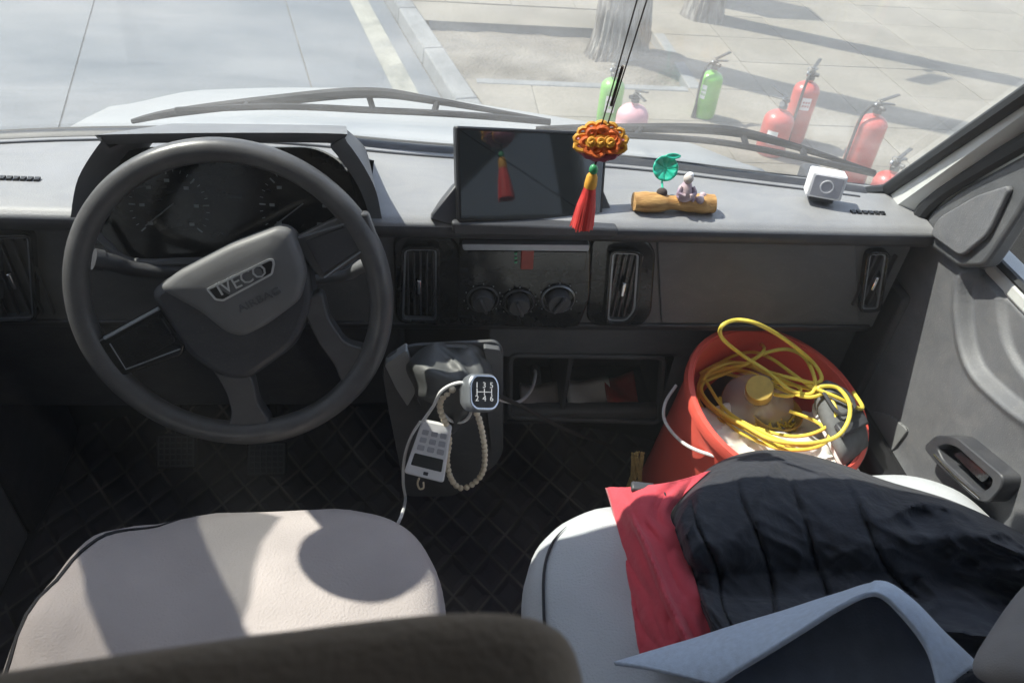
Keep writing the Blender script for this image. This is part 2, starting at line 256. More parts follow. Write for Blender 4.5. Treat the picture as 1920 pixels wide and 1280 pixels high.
# ------------------------------------------------------------------ mesh building
class MB:
    def __init__(s): s.v = []; s.f = []
    def add(s, vs, fs):
        o = len(s.v); s.v += [Vector(p) for p in vs]; s.f += [tuple(i+o for i in f) for f in fs]; return s
    def box(s, c, size, rot=None):
        h = Vector(size)/2; vs = []
        for x in (-1, 1):
            for y in (-1, 1):
                for z in (-1, 1):
                    p = Vector((x*h.x, y*h.y, z*h.z))
                    if rot is not None: p = rot @ p
                    vs.append(p+Vector(c))
        return s.add(vs, [(0, 1, 3, 2), (4, 6, 7, 5), (0, 4, 5, 1), (2, 3, 7, 6), (0, 2, 6, 4), (1, 5, 7, 3)])
    def hexa(s, a, b):                       # two quads of corners, joined
        return s.add(list(a)+list(b), [(3, 2, 1, 0), (4, 5, 6, 7), (0, 1, 5, 4), (1, 2, 6, 5), (2, 3, 7, 6), (3, 0, 4, 7)])
    def loft(s, rings, closed=True, caps=True):
        n = len(rings[0]); vs = [p for r in rings for p in r]; fs = []
        for i in range(len(rings)-1):
            for j in range(n if closed else n-1):
                k = (j+1) % n
                fs.append((i*n+j, i*n+k, (i+1)*n+k, (i+1)*n+j))
        if caps and closed:
            fs.append(tuple(reversed(range(n)))); fs.append(tuple((len(rings)-1)*n+j for j in range(n)))
        return s.add(vs, fs)
    def prism(s, poly, fr, c0, c1):          # polygon in a frame (o,u,v,n), between heights c0 and c1 along n
        o, u, v, n = fr
        return s.loft([[o+u*a+v*b+n*c for a, b in poly] for c in (c0, c1)])
    def ring(s, outer, inner, fr, c0, c1):
        o, u, v, n = fr; k = len(outer)
        P = lambda q, c: [o+u*a+v*b+n*c for a, b in q]
        vs = P(outer, c0)+P(inner, c0)+P(outer, c1)+P(inner, c1); fs = []
        for i in range(k):
            j = (i+1) % k
            fs += [(i, j, k+j, k+i), (2*k+i, 3*k+i, 3*k+j, 2*k+j), (i, 2*k+i, 2*k+j, j), (k+i, k+j, 3*k+j, 3*k+i)]
        return s.add(vs, fs)
    def tube(s, path, r, seg=8, closed=False):
        n = len(path); path = [Vector(p) for p in path]; rad = r if callable(r) else (lambda t: r)
        rings = []; nrm = None
        for i, p in enumerate(path):
            if closed: t = path[(i+1) % n]-path[i-1]
            else: t = path[min(i+1, n-1)]-path[max(i-1, 0)]
            t.normalize()
            if nrm is None:
                a = Vector((0, 0, 1)) if abs(t.z) < 0.9 else Vector((1, 0, 0)); nrm = t.cross(a).normalized()
            nrm = (nrm-t*nrm.dot(t)).normalized(); bn = t.cross(nrm); q = rad(i/max(1, n-1))
            rings.append([p+(nrm*math.cos(2*PI*k/seg)+bn*math.sin(2*PI*k/seg))*q for k in range(seg)])
        if closed: rings.append(rings[0]); return s.loft(rings, True, False)
        return s.loft(rings)
    def lathe(s, prof, o, ax=None, seg=24, rf=None, ring=False):
        if ring: prof = list(prof)+[prof[0]]
        ax = Vector(ax or (0, 0, 1)).normalized(); a = Vector((1, 0, 0)) if abs(ax.x) < 0.9 else Vector((0, 1, 0))
        u = ax.cross(a).normalized(); v = ax.cross(u); o = Vector(o); rings = []
        for r, h in prof:
            rings.append([o+ax*h+(u*math.cos(2*PI*k/seg)+v*math.sin(2*PI*k/seg))*r*(rf(k/seg, h) if rf else 1) for k in range(seg)])
        return s.loft(rings, True, not ring)
    def grid(s, f, nu, nv):
        vs = [f(i/nu, j/nv) for i in range(nu+1) for j in range(nv+1)]
        fs = [(i*(nv+1)+j, (i+1)*(nv+1)+j, (i+1)*(nv+1)+j+1, i*(nv+1)+j+1) for i in range(nu) for j in range(nv)]
        return s.add(vs, fs)
    def sphere(s, c, r, seg=12, rings=8):
        sc = Vector(r) if hasattr(r, '__len__') else Vector((r, r, r)); c = Vector(c)
        R = [[c+Vector((sc.x*math.sin(a)*math.cos(2*PI*k/seg), sc.y*math.sin(a)*math.sin(2*PI*k/seg), sc.z*math.cos(a))) for k in range(seg)]
             for a in [PI*(i+0.02)/(rings+0.04) for i in range(rings+1)]]
        return s.loft(R)
    def build(s, name, m, parent=None, sm=True, bevel=0, seg=2, solid=0, sub=0, ang=40):
        me = bpy.data.meshes.new(name); root = parent
        while root is not None and root.parent is not None: root = root.parent
        if root is not None: off = Vector(root.location)
        else:
            xs = [p.x for p in s.v]; ys = [p.y for p in s.v]; zs = [p.z for p in s.v]
            off = Vector(((min(xs)+max(xs))/2, (min(ys)+max(ys))/2, min(zs)))
        me.from_pydata([p-off for p in s.v], [], s.f)
        bm = bmesh.new(); bm.from_mesh(me); bmesh.ops.recalc_face_normals(bm, faces=bm.faces); bm.to_mesh(me); bm.free()
        o = bpy.data.objects.new(name, me); col.objects.link(o)
        if parent is not None: o.parent = parent
        else: o.location = off
        if m is not None: me.materials.append(M[m] if isinstance(m, str) else m)
        if solid:
            q = o.modifiers.new('solid', 'SOLIDIFY'); q.thickness = solid; q.offset = 0
        if bevel:
            q = o.modifiers.new('bevel', 'BEVEL'); q.width = bevel; q.segments = seg; q.limit_method = 'ANGLE'; q.angle_limit = math.radians(35)
        if sub:
            q = o.modifiers.new('sub', 'SUBSURF'); q.levels = sub; q.render_levels = sub
        if sm:
            me.polygons.foreach_set('use_smooth', [True]*len(me.polygons))
            if not sub:
                try: me.set_sharp_from_angle(angle=math.radians(ang))
                except Exception: pass
        return o

def tag(o, label, cat, group=None):
    o['label'] = label; o['category'] = cat
    if group: o['group'] = group
    return o
def thing(name, loc, label, cat, group=None):
    o = bpy.data.objects.new(name, None); col.objects.link(o); o.location = loc; o.empty_display_size = 0.05
    return tag(o, label, cat, group)
def struct(o, kind='structure'): o['kind'] = kind; return o
def spline(pts, n=12, closed=False):
    P = [Vector(p) for p in pts]; out = []; k = len(P)
    rng = range(k if closed else k-1)
    for i in rng:
        if closed: p0, p1, p2, p3 = P[i-1], P[i], P[(i+1) % k], P[(i+2) % k]
        else: p0, p1, p2, p3 = P[max(i-1, 0)], P[i], P[i+1], P[min(i+2, k-1)]
        for j in range(n):
            t = j/n
            out.append(0.5*((2*p1)+(p2-p0)*t+(2*p0-5*p1+4*p2-p3)*t*t+(3*p1-p0-3*p2+p3)*t**3))
    if not closed: out.append(P[-1])
    return out
def round_poly(pts, r, seg=4):
    out = []; n = len(pts); pts = [Vector((p[0], p[1])) for p in pts]
    for i in range(n):
        a, b, c = pts[i-1], pts[i], pts[(i+1) % n]
        d0 = (a-b); d1 = (c-b); k = min(r, d0.length*0.45, d1.length*0.45)
        p0 = b+d0.normalized()*k; p1 = b+d1.normalized()*k
        for j in range(seg+1):
            t = j/seg; q = p0*(1-t)**2+b*2*t*(1-t)+p1*t*t; out.append((q.x, q.y))
    return out
def shrink(poly, d):
    n = len(poly); out = []; area = sum(poly[i-1][0]*poly[i][1]-poly[i][0]*poly[i-1][1] for i in range(n))
    sg = 1 if area > 0 else -1
    for i in range(n):
        a = Vector(poly[i-1]); b = Vector(poly[i]); c = Vector(poly[(i+1) % n])
        t = (c-a)
        if t.length < 1e-9: out.append(poly[i]); continue
        t.normalize(); nn = Vector((-t.y, t.x))*sg; q = b+nn*d; out.append((q.x, q.y))
    return out
def rrect(cx, cy, wd, ht, r, seg=4):
    return round_poly([(cx-wd/2, cy-ht/2), (cx+wd/2, cy-ht/2), (cx+wd/2, cy+ht/2), (cx-wd/2, cy+ht/2)], r, seg)
def fr_y(Y): return (V(0, Y, 0), V(1, 0, 0), V(0, 0, 1), V(0, -1, 0))     # plane facing the camera side; polygons in (x,z)
def poly_y(px, Y): return [(p.x, p.z) for p in (at_y(a, b, Y) for a, b in px)]
def frame(o, n, u):
    n = n.normalized(); u = (u-n*u.dot(n)).normalized(); return (o, u, n.cross(u), n)
def poly_f(px, fr):
    o, u, v, n = fr; out = []
    for a, b in px:
        q = at_p(a, b, o, n)-o; out.append((q.dot(u), q.dot(v)))
    return out
def text(s, name, size, fr, pos, m, parent, ext=0.0008, rot=0.0, sx=1.0):
    cu = bpy.data.curves.new('txt', 'FONT'); cu.body = s; cu.size = size; cu.extrude = ext; cu.align_x = 'CENTER'; cu.align_y = 'CENTER'
    cu.resolution_u = 2
    ob = bpy.data.objects.new('txt', cu); col.objects.link(ob); bpy.context.view_layer.update()
    me = bpy.data.meshes.new_from_object(ob.evaluated_get(bpy.context.evaluated_depsgraph_get()))
    o, u, v, n = fr; vs = []
    for q in me.vertices:
        x, y = q.co.x*sx, q.co.y; a = x*math.cos(rot)-y*math.sin(rot)+pos[0]; b = x*math.sin(rot)+y*math.cos(rot)+pos[1]
        vs.append(o+u*a+v*b+n*(q.co.z+ext+(pos[2] if len(pos) > 2 else 0)))
    fs = [tuple(p.vertices) for p in me.polygons]
    bpy.data.objects.remove(ob); bpy.data.meshes.remove(me); bpy.data.curves.remove(cu)
    return MB().add(vs, fs).build(name, m, parent, sm=False)

# ================================================================== the street outside
ROAD_TH = math.radians(13.3)
RA = V(-math.sin(ROAD_TH), math.cos(ROAD_TH), 0); RB = V(math.cos(ROAD_TH), math.sin(ROAD_TH), 0)
def rd(s, t, z=0.0): return RB*s + RA*t + V(0, 0, z)
ZP = 0.12                                                    # pavement level
struct(MB().add([V(-40, -40, -0.03), V(40, -40, -0.03), V(40, 40, -0.03), V(-40, 40, -0.03)], [(0, 1, 2, 3)]).build('ground', 'soil'))
road = struct(MB().add([rd(-9, -8, -0.012), rd(1.32, -8, -0.012), rd(1.32, 36, -0.012), rd(-9, 36, -0.012)], [(0, 1, 2, 3)]).build('road', 'soil'))
js = [-9.0, -5.2, -1.18, 0.42, 1.318]
for i in range(len(js)-1):
    for t0, t1 in ((-8, -3), (-3, 2.0), (2.0, 9.2), (9.2, 15), (15, 36)):
        g = 0.006; a, b = js[i]+g, js[i+1]-g
        MB().hexa([rd(a, t0+g, -0.011), rd(b, t0+g, -0.011), rd(b, t1-g, -0.011), rd(a, t1-g, -0.011)],
                  [rd(a, t0+g, 0), rd(b, t0+g, 0), rd(b, t1-g, 0), rd(a, t1-g, 0)]).build('slab', 'concrete', road, sm=False)
struct(MB().add([rd(0.995, -8, 0.004), rd(1.165, -8, 0.004), rd(1.165, 36, 0.004), rd(0.995, 36, 0.004)], [(0, 1, 2, 3)]).build('road_line', 'line'))
# kerb of separate stones
kb = struct(MB().add([rd(1.325, -8, -0.008), rd(1.49, -8, -0.008), rd(1.49, 36, -0.008), rd(1.325, 36, -0.008)], [(0, 1, 2, 3)]).build('kerb', 'soil'))
t = -2.0
while t < 14:
    L = 0.98
    MB().hexa([rd(1.322, t, -0.02), rd(1.494, t, -0.02), rd(1.494, t+L, -0.02), rd(1.322, t+L, -0.02)],
              [rd(1.335, t, ZP+0.004), rd(1.494, t, ZP+0.004), rd(1.494, t+L, ZP+0.004), rd(1.335, t+L, ZP+0.004)]).build('kerb_stone', 'kerb', kb, bevel=0.012)
    t += 0.99
# pavement: a bed with a hole for the tree pit, pavers laid on it
PIT = (1.50, 6.77, 5.49, 1.95)    # far y, near y and right x are in the van's axes; the left side follows the kerb
def kx(y): return (1.50 - RB.y*y)/RB.x                        # x of the kerb's back edge at this y
pav = MB(); zb = ZP-0.009
yn, yf, xr = 5.49, 6.77, 1.93
for (y0, y1, fx0, fx1) in ((-8, yn, kx, lambda y: 38), (yn, yf, lambda y: xr, lambda y: 38), (yf, 38, kx, lambda y: 38)):
    pav.add([V(fx0(y0), y0, zb), V(fx1(y0), y0, zb), V(fx1(y1), y1, zb), V(fx0(y1), y1, zb)], [(0, 1, 2, 3)])
pave = struct(pav.build('pavement', 'paver2', sm=False))
PS = 0.6; cache = {}
for iy in range(-2, 17):
    for ix in range(-1, 22):
        y0 = yn + (iy-8)*PS + 0.0; x0 = xr + (ix-8)*PS
        y1 = y0+PS-0.005; x1 = x0+PS-0.005
        if y1 < 2.3 or y0 > 12.4: continue
        xa = max(x0, kx(y0)+0.004); xb = max(x0, kx(y1)+0.004)
        if xa > x1-0.05 or xb > x1-0.05: continue
        if y1 > yn+0.01 and y0 < yf-0.01:
            if x0 < xr-0.01: continue
        c = project(V((x0+x1)/2, (y0+y1)/2, ZP))
        if not (-250 < c[0] < 2200 and -200 < c[1] < 520): continue
        h = ZP + random.uniform(-0.0035, 0.0015)
        MB().hexa([V(xa, y0, zb+0.001), V(x1, y0, zb+0.001), V(x1, y1, zb+0.001), V(xb, y1, zb+0.001)],
                  [V(xa, y0, h), V(x1, y0, h), V(x1, y1, h), V(xb, y1, h)]).build('paver', random.choice(('paver', 'paver', 'paver2')), pave, bevel=0.003, seg=1)
far = MB()                                                    # the same paving, too far to tell the pieces
far.add([V(kx(12.46), 12.46, ZP-0.002), V(38, 12.46, ZP-0.002), V(38, 38, ZP-0.002), V(kx(38), 38, ZP-0.002)], [(0, 1, 2, 3)])
far.add([V(15.2, -8, ZP-0.002), V(38, -8, ZP-0.002), V(38, 12.44, ZP-0.002), V(15.2, 12.44, ZP-0.002)], [(0, 1, 2, 3)])
struct(far.build('far_paving', 'paver', pave, sm=False), 'stuff')
# tree pit: edging stones round loose soil with a heap at one corner
def soil_f(u, v):
    y = yn+0.0+(yf-yn)*v; x = kx(y)+(xr+0.25-kx(y))*u
    d = math.hypot((x-1.93)/0.42, (y-6.10)/0.36); z = 0.035+0.02*nz((x, y, 0), 3)+0.012*nz((x, y, 1), 9)
    z += 0.10*math.exp(-d*d*1.3)
    d2 = math.hypot(x-1.47, y-6.02); z += 0.05*math.exp(-(d2/0.3)**2)
    return V(x, y, z)
struct(MB().grid(soil_f, 46, 36).build('tree_pit_soil', 'soil'))
edge = struct(MB().box(((kx(yf+0.06)+xr)/2+0.02, yf+0.06, 0.05), (xr-kx(yf+0.06)-0.06, 0.10, 0.12)).build('pit_edging', 'kerb', bevel=0.01))
MB().box(((kx(yn)+xr)/2+0.03, yn-0.045, 0.066), (xr-kx(yn)-0.10, 0.09, 0.12)).build('edging_stone', 'kerb', edge, bevel=0.01)
MB().box((xr+0.05, (yn+yf)/2-0.35, 0.066), (0.10, 0.62, 0.12)).build('edging_stone', 'kerb', edge, bevel=0.01)
MB().box((xr-0.02+0.07, (yn+yf)/2+0.33, 0.06), (0.10, 0.60, 0.12)).build('edging_stone', 'kerb', edge, bevel=0.01)

def tree(name, base, r, lean, label, seed):
    rnd = random.Random(seed)
    tr = thing(name, base, label, 'tree', 'whitewashed street trees')
    HS = [i*0.10 for i in range(14)]+[1.3+0.42*i for i in range(1, 14)]
    path = [V(base.x+lean[0]*h+0.03*math.sin(h*1.7+seed), base.y+lean[1]*h+0.02*math.cos(h*1.3), base.z-0.08+h) for h in HS]
    mb = MB(); rings = []; seg = 90
    for i, p in enumerate(path):
        h = HS[i]; rr = r*(1+0.42*math.exp(-h/0.16))*(1-0.055*h)
        rg = []
        for k in range(seg):
            a = 2*PI*k/seg
            q = rr*(1+0.05*math.sin(3*a+seed)+0.035*nz((math.cos(a)*2.2, math.sin(a)*2.2, h*1.2), 2.0, seed)
                    + 0.17*abs(nz((math.cos(a)*4, math.sin(a)*4, h*0.9), 2.2, seed+3))+0.10*abs(nz((math.cos(a)*8, math.sin(a)*8, h*2.0), 2.2, seed+6))
                    + 0.14*math.exp(-h/0.14)*max(0, math.sin(5*a+seed*1.3)))
            rg.append(p+V(math.cos(a)*q, math.sin(a)*q, 0))
        rings.append(rg)
    mb.loft(rings); mb.build('trunk', 'bark', tr)
    cr = MB(); top = path[-1]; ends = []
    for k in range(7):
        a = 2*PI*k/7+rnd.uniform(-.3, .3); L = rnd.uniform(1.3, 2.2); st = path[rnd.randint(22, 26)]
        e = st+V(math.cos(a)*L*0.6, math.sin(a)*L*0.6, L); pts = spline([st, st.lerp(e, .5)+V(rnd.uniform(-.1, .1), rnd.uniform(-.1, .1), -.05), e], 5)
        cr.tube(pts, lambda t: 0.075*(1-0.75*t), 7); ends += [pts[-1], pts[6], pts[8]]
    for e in ends:
        for k in range(4):
            a = rnd.uniform(0, 2*PI); L = rnd.uniform(.5, 1.1); q = e+V(math.cos(a)*L*.7, math.sin(a)*L*.7, L*.8)
            cr.tube([e, e.lerp(q, .5)+V(0, 0, .06), q], lambda t: 0.02*(1-0.8*t), 5)
            for j in range(3):
                b = e.lerp(q, rnd.uniform(.4, 1)); d = V(rnd.uniform(-1, 1), rnd.uniform(-1, 1), rnd.uniform(0, 1))*0.4
                cr.tube([b, b+d], 0.006, 4)
    cr.build('crown', 'bark', tr)
    return tr
t1 = at_z(1158, 112, ZP-0.03); tree('street_tree', V(t1.x, t1.y+0.12, 0.05), 0.195, (-0.01, 0.0), 'thick whitewashed tree trunk growing from the bare soil pit by the kerb', 1)
t2 = at_z(1330, 40, ZP); tree('street_tree', V(t2.x, t2.y+0.1, ZP-0.02), 0.155, (0.0, 0.0), 'second whitewashed trunk cut off by the top edge, beyond the pit', 5)
# added by the second trunk, a board and a cabinet behind: unseen, for paving shadows
g = at_z(1742, 148, ZP); dd = math.hypot(g.x-t2.x, g.y-t2.y); hb = dd*math.tan(SUN_EL)
perp = V(SUN_AZ.y, -SUN_AZ.x, 0)
bc = V(g.x, g.y, ZP)+SUN_AZ*dd*1.0+V(0, 0, hb)
brd = MB(); brd.box(bc, (0.36, 0.03, 0.22), Matrix.Rotation(0.5, 3, 'Z')); brd.box(bc.lerp(V(t2.x, t2.y+0.1, bc.z), 0.5), (0.05, 0.05, 0.05))
tag(brd.build('unseen_board', 'steel', bevel=0.004), 'added unseen board high by the second trunk, placed for its shadow', 'board')
g2 = at_z(1555, 42, ZP); hc = 1.5; q = V(g2.x, g2.y, 0)+SUN_AZ*hc/math.tan(SUN_EL)
cab = thing('unseen_box', V(q.x-0.3, q.y+0.25, ZP), 'added unseen cabinet beyond the second trunk, made to cast a shadow on the paving', 'shadow_box')
MB().box((q.x-0.3, q.y+0.25, ZP+hc/2), (0.55, 0.42, hc)).build('shadow_box_body', 'steel', cab, bevel=0.01)
MB().box((q.x-0.3, q.y+0.032, ZP+hc/2), (0.47, 0.012, hc-0.2)).build('shadow_box_front', 'steel', cab, bevel=0.004)

def extinguisher(bx, by, ty, r, m, label, hose=True, lab=None, turn=0.0):
    b = at_z(bx, by, ZP); lo, hi = 0.1, 1.2
    for _ in range(40):
        h = (lo+hi)/2
        if project(b+V(0, 0, h))[1] > ty: lo = h
        else: hi = h
    H = lo; T = H-0.12                                      # tank height
    e = thing('fire_extinguisher', b, label, 'extinguisher', 'fire extinguishers standing on the pavement')
    prof = [(r*0.90, 0), (r*0.97, 0.012), (r*0.97, 0.03), (r, 0.035), (r, T-r*0.75)]
    for k in range(1, 8):
        a = k/7*PI/2*0.93; prof.append((r*math.cos(a), T-r*0.75+r*0.75*math.sin(a)))
    prof += [(0.022, T+0.005), (0.022, T+0.022)]
    MB().lathe(prof, b, seg=28).build('tank', m, e)
    c = b+V(0, 0, T); d = V(math.cos(turn), math.sin(turn), 0); sd = V(-d.y, d.x, 0)
    v = MB(); v.lathe([(0.026, 0.015), (0.026, 0.035), (0.018, 0.04), (0.018, 0.07), (0.010, 0.075)], c, seg=14)
    v.lathe([(0.013, 0), (0.013, 0.045)], c+V(0, 0, 0.05), -sd, 10)
    v.build('valve', 'valve', e)
    hd = MB(); R = Matrix((d, sd, V(0, 0, 1))).transposed()
    hd.box(c+V(0, 0, 0.065)+d*0.045, (0.11, 0.022, 0.008), R @ Matrix.Rotation(0.12, 3, 'Y'))
    hd.box(c+V(0, 0, 0.10)+d*0.05, (0.12, 0.022, 0.008), R @ Matrix.Rotation(-0.28, 3, 'Y'))
    hd.build('handle', 'valve', e, bevel=0.002)
    MB().lathe([(0.016, 0), (0.017, 0.004), (0.016, 0.01)], c+V(0, 0, 0.045)+sd*0.02, sd, 14).build('gauge', 'silver', e)
    MB().tube([c+V(0, 0, 0.072)+sd*0.02+(sd*math.cos(q)+V(0, 0, 1)*math.sin(q))*0.014 for q in [2*PI*i/14 for i in range(14)]], 0.0022, 5, True).build('pull_ring', 'silver', e)
    if hose:
        o = -d
        pts = spline([c+V(0, 0, 0.05)+o*0.02, c+V(0, 0, 0.055)+o*0.06, c+V(0, 0, -0.02)+o*(r+0.014), b+V(0, 0, T*0.55)+o*(r+0.016), b+V(0, 0, T*0.28)+o*(r+0.012)], 7)
        MB().tube(pts, 0.009, 8).build('hose', 'hose', e)
        MB().lathe([(0.010, 0), (0.017, 0.09)], b+V(0, 0, T*0.28)+o*(r+0.012), (0, 0, -1), 12).build('nozzle', 'hose', e)
    if lab:
        a0, a1, z0, z1 = lab; n = 10
        lb = MB(); lb.grid(lambda u, w: b+V(math.cos(a0+(a1-a0)*u)*(r+0.0012), math.sin(a0+(a1-a0)*u)*(r+0.0012), T*(z0+(z1-z0)*w)), n, 1)
        lo_ = lb.build('label_sticker', 'paper', e)
        mk = MB()
        for k in range(3):
            for w0, w1 in ((0.25, 0.42), (0.55, 0.7)):
                ua = 0.15+0.27*k; f = lambda u, w, ua=ua, w0=w0, w1=w1: b+V(math.cos(a0+(a1-a0)*(ua+0.17*u))*(r+0.0022), math.sin(a0+(a1-a0)*(ua+0.17*u))*(r+0.0022), T*(z0+(z1-z0)*(w0+(w1-w0)*w)))
                mk.grid(f, 2, 1)
        mk.build('print_mark', m, lo_)
    return e
tocam = -PI/2-0.35
extinguisher(1318, 217, 100, 0.076, 'ext_green', 'bright green fire extinguisher standing alone on the pavement', True, (tocam-0.75, tocam-0.25, 0.45, 0.75), 0.4)
extinguisher(1138, 232, 112, 0.078, 'ext_green', 'green fire extinguisher behind the hanging cord, next to the faded pink one', False, (tocam-0.3, tocam+0.5, 0.35, 0.7), 1.0)
extinguisher(1176, 272, 160, 0.10, 'ext_pink', 'faded pink fire extinguisher beside the hanging cord', False, None, -1.2)
extinguisher(1482, 262, 118, 0.083, 'ext_red', 'red fire extinguisher at the back of the touching red pair', True, (tocam-0.2, tocam+0.5, 0.6, 0.8), 0.9)
extinguisher(1442, 285, 172, 0.095, 'ext_red', 'red fire extinguisher with white label in front of the touching pair', False, (tocam-0.6, tocam+0.1, 0.32, 0.62), 2.2)
extinguisher(1590, 348, 178, 0.086, 'ext_red', 'tall red fire extinguisher with hose behind the tip of the wiper', True, None, 0.2)
extinguisher(1640, 402, 286, 0.085, 'ext_red', 'red fire extinguisher half hidden by the windscreen pillar base', False, None, 0.6)

# ================================================================== the van
van = thing('van', V(0, 0.6, 0), 'white van with grey cab trim, seen from inside over the front seats', 'van')
BASE = sorted([(at_z(a, b, 1.6).x, at_z(a, b, 1.6).y) for a, b in ((-60, 254), (0, 250), (200, 243), (490, 245), (665, 263), (850, 280), (1150, 294), (1400, 326), (1650, 356), (1700, 364))])
def yb(x):                                                     # dash/windscreen meeting line, smoothed
    return sum(interp(BASE, x+d) for d in (-.12, -.06, 0, .06, .12))/5
RAKE = 0.83
def yg(x, z): return yb(x)+0.035-RAKE*(z-1.585)
def at_g(px, py, off=0.0):                                      # a point of the photograph on the windscreen, off metres outside it
    d = ray(px, py); lo, hi = 0.3, 3.0
    for _ in range(40):
        m_ = (lo+hi)/2; p = CAM+d*m_
        if p.y < yg(p.x, p.z)+off*1.3: lo = m_
        else: hi = m_
    return CAM+d*lo
ZT = 2.30
def wx(u, z): k = (z-1.58)/(ZT-1.58); return -0.85+0.05*k+(1.725-0.06*k)*u
def gl(u, v):
    z = 1.565+(ZT-1.565)*v; x = wx(u, z); return V(x, yg(x, z), z)
ws = MB(); ws.grid(gl, 24, 14)
wsg = ws.build('windscreen', 'glass', van, solid=0.005)
seal_pts = [gl(u, 0.022)+V(0, -0.012, 0.004) for u in [i/30 for i in range(31)]]
MB().tube(seal_pts, 0.011, 8).build('lower_seal', 'rubber', wsg)
# right pillar: trim between the windscreen seal and the door seal
A0 = at_x(1666, 361, 0.845); A1 = at_x(1920, 188, 0.83)
B0 = at_x(1722, 412, 0.872); B1 = at_x(1920, 266, 0.872)
def ext_line(a, b, z): return a+(b-a)*((z-a.z)/(b.z-a.z))
def pil(line, n=14, z1=ZT): return [ext_line(line[0], line[1], line[0].z+(z1-line[0].z)*i/n) for i in range(n+1)]
la, lb = pil((A0, A1)), pil((B0, B1))
pm = MB(); rings = []
for i in range(15):
    p, q = la[i], lb[i]; rings.append([p, p.lerp(q, .5)+V(-0.018, -0.008, 0.006), q, q+V(0.06, 0, 0), p+V(0.07, 0.05, 0)])
foot = [V(0.80, 1.16, 1.5), V(0.80, 1.10, 1.5), V(0.862, 1.02, 1.5), V(0.94, 1.04, 1.5), V(0.94, 1.25, 1.5)]
pm.loft([[V(r.x, r.y, 1.50) + V(0.01, 0.04, 0) for r in rings[0]]]+rings)
pr = pm.build('pillar_trim', 'pillar', van)
MB().tube([p+V(-0.004, 0.006, 0) for p in [la[0]+V(-.07, 0.0, -0.012)]+la], 0.0125, 8).build('seal_strip', 'rubber', pr)
doorseal = spline([at_x(1706, 452, 0.866), at_x(1716, 428, 0.866), at_x(1738, 388, 0.866), at_x(1790, 345, 0.866), at_x(1920, 268, 0.866)], 6)
dsx = doorseal+[ext_line(doorseal[-2], doorseal[-1], z) for z in (1.9, 2.0, 2.15, 2.28)]
MB().tube([p for i, p in enumerate(dsx) if i == 0 or (p-dsx[i-1]).length > 1e-4], 0.014, 8).build('seal_strip', 'rubber', pr)
# left pillar (outside the picture, shades the driver's seat)
pm = MB(); rings = []
for i in range(15):
    z = 1.5+(ZT-1.5)*i/14; x = wx(0, max(z, 1.58)); y = yg(x, z)
    rings.append([V(x+0.012, y, z), V(x+0.02, y-0.06, z), V(x-0.03, y-0.12, z), V(x-0.09, y-0.11, z), V(x-0.09, y+0.03, z)])
pm.loft(rings); pm.build('pillar_trim', 'pillar', van)
# roof, header, an added visor, side walls with window openings, floor, bulkhead
yh = yg(0.0, ZT)
MB().hexa([V(-0.90, yh+0.02, ZT+0.02), V(0.93, yh+0.02, ZT+0.02), V(0.93, -0.25, 2.72), V(-0.90, -0.25, 2.72)],
          [V(-0.90, yh+0.04, ZT+0.06), V(0.93, yh+0.04, ZT+0.06), V(0.93, -0.24, 2.76), V(-0.90, -0.24, 2.76)]).build('roof', 'roof', van)
MB().box((0.01, -1.15, 2.74), (1.83, 1.80, 0.04)).build('roof', 'roof', van)
MB().box((0.01, yh-0.01, ZT-0.005), (1.70, 0.13, 0.07)).build('header', 'roof', van, bevel=0.02)
MB().box((-0.03, yg(0, 2.165)-0.045, 2.165), (0.88, 0.02, 0.22), Matrix.Rotation(math.atan(RAKE), 3, 'X')).build('shading_visor', 'pillar', van, bevel=0.008)  # added unseen, made wide to shade the passenger seat
MB().box((0.01, 0.5, 0.775), (1.78, 2.6, 0.05)).build('floor_pan', 'floor', van)
MB().box((0.01, -1.4, 0.775), (1.78, 1.19, 0.05)).build('floor_pan', 'floor', van)
MB().box((0.01, 1.62, 1.08), (1.78, 0.04, 0.60)).build('bulkhead', 'floor', van)
for sx, x in ((-1, -0.90), (1, 0.935)):
    MB().box((x, -0.95, 1.22), (0.05, 2.1, 0.84)).build('side_wall', 'door', van, bevel=0.01)
    MB().box((x, -0.02, 2.19), (0.05, 0.14, 1.10)).build('door_post', 'pillar', van, bevel=0.02)
    MB().box((x, -1.9, 2.19), (0.05, 0.14, 1.10)).build('door_post', 'pillar', van, bevel=0.02)
    MB().box((x, -0.96, 2.03), (0.006, 1.73, 0.76)).build('side_window', 'side_glass', van, sm=False)
    MB().box((x, -0.96, 2.57), (0.05, 1.73, 0.32)).build('side_wall', 'roof', van)
    MB().hexa([V(x-.02, yh, ZT-.02), V(x+.02, yh, ZT-.02), V(x+.02, 0.05, ZT-.02), V(x-.02, 0.05, ZT-.02)], [V(x-.02, yh, ZT+.03), V(x+.02, yh, ZT+.03), V(x+.02, 0.05, 2.64), V(x-.02, 0.05, 2.64)]).build('side_wall', 'roof', van)
MB().box((0.01, -2.02, 1.75), (1.8, 0.05, 1.95)).build('rear_wall', 'door', van, bevel=0.01)
# left door, outside the picture
ld = MB(); ld.box((-0.885, 0.56, 1.20), (0.06, 1.0, 0.80)); ldo = ld.build('door', 'door', van, bevel=0.015)
MB().box((-0.885, 0.56, 1.98), (0.006, 1.0, 0.75)).build('window_pane', 'side_glass', ldo, sm=False)
